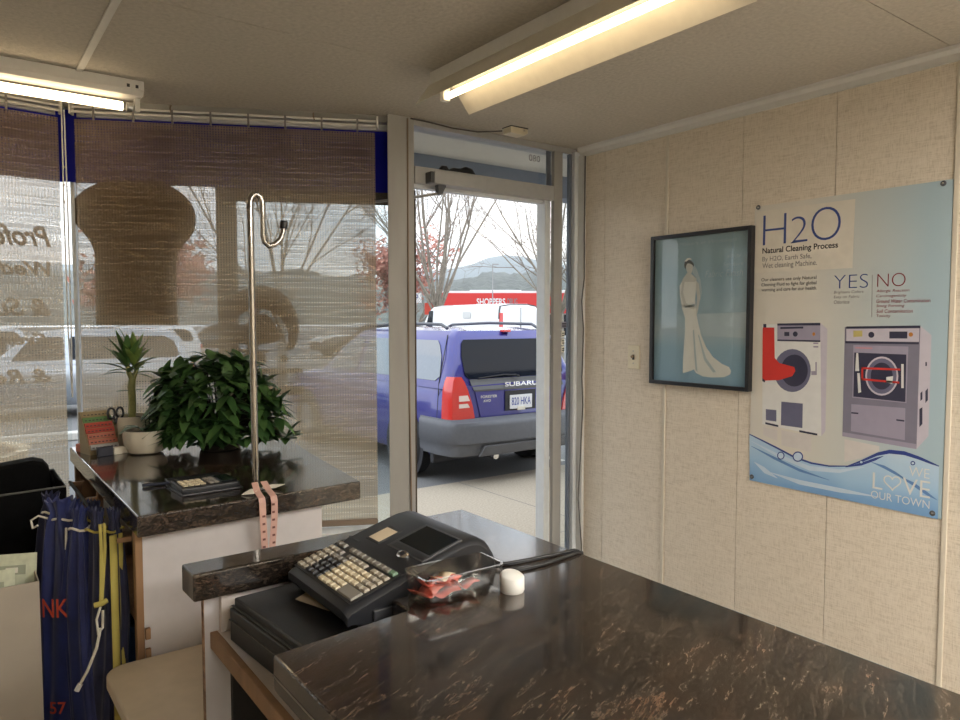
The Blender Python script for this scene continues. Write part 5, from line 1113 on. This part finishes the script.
tree('bare_tree', 'many-stemmed bare tree rising behind the front of the white van', (18.0, 27.7, G), 14, .17, 5, up=.8, spread=.50, nmain=16, fork=.15)
tree('bare_tree', 'bare tree at the right edge of the doorway view', (18.75, 20.3, G), 9.0, .15, 9, up=.2, spread=1.0, nmain=12, fork=.22)
tree('bare_tree', 'bare tree seen through the blind right of the hook pole', (6.6, 17.2, G), 9.0, .11, 14, up=.7, spread=.6, nmain=8, fork=.22)
tree('bare_tree', 'low knotty pruned tree beside the many-stemmed one', (19.9, 32.6, G), 3.4, .20, 31, up=.5, spread=.9, nmain=5, fork=.35, levels=3)
tree('red_tree', 'red leafed tree far behind the many-stemmed bare tree', (23.6, 41.0, G), 5.6, .16, 41, up=.5, spread=.3, levels=3, leafm='leaf_red', nleaf=3600)
tree('red_tree', 'red leafed tree in front of the right end of the red store', (42, 38, G), 4.6, .18, 43, up=.5, spread=.6, levels=3, leafm='leaf_red', nleaf=2400)
tree('red_tree', 'red leafed tree seen through the blind behind the dark board', (6.1, 30.2, G), 4.6, .16, 47, up=.4, spread=.6, levels=3, leafm='leaf_red', nleaf=2000)

# --- red store across the lot, facing us
SD = 66; fwd = Vector((math.sin(YAW), math.cos(YAW))); rgt = Vector((fwd.y, -fwd.x))
so = fwd * SD + rgt * 6.0
st = thing('store_building', 'long low red store across the parking lot', 'building', (so.x, so.y, G), -YAW)
MB().box(-10, 30, 0, 14, 0, 3.95).build('wall', 'store_white', st)
MB().box(-10.0, 30.0, -.25, 0, 2.2, 4.05).build('fascia', 'store_red', st)
MB().box(-10.1, 30.1, -.15, 14.1, 4.05, 4.25).build('roof_edge', 'store_white', st)
for x, w in ((-7, 5.0), (2.0, 6.5), (9.5, 3)): MB().box(x, x + w, 4, 7, 4.25, 4.5).build('roof_unit', 'store_white', st)
mb = MB(); put_text(mb, 'SHOPPERS', (-6.3, -.27, 2.95), (1, 0, 0), (0, 0, 1), width=2.6, height=.62, off=.02); mb.build('store_word', 'store_white', st)
mb = MB(); put_text(mb, 'DRUG', (-3.5, -.27, 2.95), (1, 0, 0), (0, 0, 1), width=.9, height=.62, off=.01); mb.build('store_word', 'ink_grey', st)
for x in range(-9, 28, 3): MB().box(x, x + 2.3, -.03, 0, .2, 2.1).build('shop_window', 'car_glass', st)
for nm, lab, p, m_, ch_, h in (('sign_board', 'small red sign board beside the trunk of the many-stemmed tree', (18.3, 28.7), 'sign_red', '', 2.4), ('sign_board', 'small pale sign with a blue mark left of the trees', (20.9, 34.3), 'store_white', 'P', 3.1)):
    s_ = thing(nm, lab, 'sign', (*p, G), -YAW); MB().box(-.03, .03, -.02, .02, 0, h).build('post', 'pole_grey', s_); MB().box(-.30, .30, -.04, -.02, h - .55, h).build('panel', m_, s_)
    if ch_: mb = MB(); put_text(mb, ch_, (-.12, -.042, h - .48), (1, 0, 0), (0, 0, 1), width=.24, height=.40); mb.build('mark', 'sign_blue', s_)
s_ = thing('lamp_post', 'thin grey lamp post above the red store', 'lamp post', (*(fwd * 60 + rgt * 1.05), G), -YAW)
MB().tube([(0, 0, 0), (0, 0, 6.2)], .05, 6).build('pole', 'pole_grey', s_); MB().box(-.05, .5, -.06, .06, 6.15, 6.25).build('lamp_head', 'pole_grey', s_)

# --- hills
def hills(name, r0, r1, hfun, m_, seed, na=110, nr=7, amp=1.0):
    rnd = random.Random(seed); vs = []
    for i in range(nr):
        t = i / (nr - 1); r = r0 + (r1 - r0) * t
        for j in range(na):
            a_ = YAW + R(-75 + 150 * j / (na - 1)); h = hfun(-75 + 150 * j / (na - 1)) * math.sin(PI * min(1, t * 1.0) * .5) ** .8 if i < nr - 1 else 0
            z = h + (rnd.uniform(-1, 1) * amp if 0 < i < nr - 1 else 0); vs.append((r * math.sin(a_), r * math.cos(a_), max(G - .3, z)))
    struct(name, MB().add(vs, [(i * na + j, i * na + j + 1, (i + 1) * na + j + 1, (i + 1) * na + j) for i in range(nr - 1) for j in range(na - 1)]), m_, smooth=80)
hills('hill_far', 600, 1000, lambda d: 62 + 16 * math.exp(-((d - 2.5) / 4.5) ** 2) + 8 * math.sin(d * .21 + 1) + 3 * math.sin(d * .9), 'hill_far', 3, amp=1.2)
hills('hill_near', 230, 420, lambda d: 25.5 + 2.0 * math.sin(d * .3) + 1.0 * math.sin(d * 1.3 + 1) + 3 * math.exp(-((d - 14) / 10) ** 2), 'hill_near', 5, na=420, amp=1.0)
m = bpy.data.materials.new('valley_haze'); m.use_nodes = True; M['valley_haze'] = m
nt = m.node_tree; nt.nodes.remove(nt.nodes['Principled BSDF'])
vsn = nt.nodes.new('ShaderNodeVolumeScatter'); vsn.inputs['Color'].default_value = (.80, .90, 1, 1); vsn.inputs['Density'].default_value = .0011
nt.links.new(vsn.outputs[0], nt.nodes['Material Output'].inputs['Volume'])
hz = []
for r_ in (130, 1050): hz.append([(r_ * math.sin(YAW + R(q)), r_ * math.cos(YAW + R(q))) for q in range(-75, 76, 10)])
ol = hz[0] + hz[1][::-1]
o = MB().prism(ol, G + .5, 130).build('haze', 'valley_haze'); tag(o, 'thin pale haze over the distant hills', 'haze', kind='stuff')

# ---------------------------------------------------------------- sky and exposure
w = bpy.data.worlds.new('sky'); sc.world = w; w.use_nodes = True; nt = w.node_tree; N = nt.nodes; L = nt.links
bg = N['Background']; tc = N.new('ShaderNodeTexCoord'); mp = N.new('ShaderNodeMapping'); mp.inputs['Scale'].default_value = (1, 1, 2.4); L.new(tc.outputs['Generated'], mp.inputs[0])
nz = N.new('ShaderNodeTexNoise'); nz.inputs['Scale'].default_value = 5; nz.inputs['Detail'].default_value = 7; L.new(mp.outputs[0], nz.inputs[0])
rp = N.new('ShaderNodeValToRGB'); e = rp.color_ramp.elements; e[0].position = .36; e[0].color = (.70, .84, 1.0, 1); e[1].position = .60; e[1].color = (1, 1, 1, 1)
L.new(nz.outputs['Fac'], rp.inputs[0]); L.new(rp.outputs[0], bg.inputs[0]); bg.inputs[1].default_value = 1.25
vs_ = sc.view_settings; vs_.view_transform = 'Standard'; vs_.look = 'None'; vs_.gamma = 1; vs_.exposure = 1.0; vs_.use_curve_mapping = False
sc.display_settings.display_device = 'sRGB'
sc.cycles.max_bounces = 10; sc.cycles.diffuse_bounces = 5; sc.cycles.transparent_max_bounces = 24; sc.cycles.glossy_bounces = 4
sc.cycles.caustics_reflective = False; sc.cycles.caustics_refractive = False; sc.cycles.sample_clamp_indirect = 8
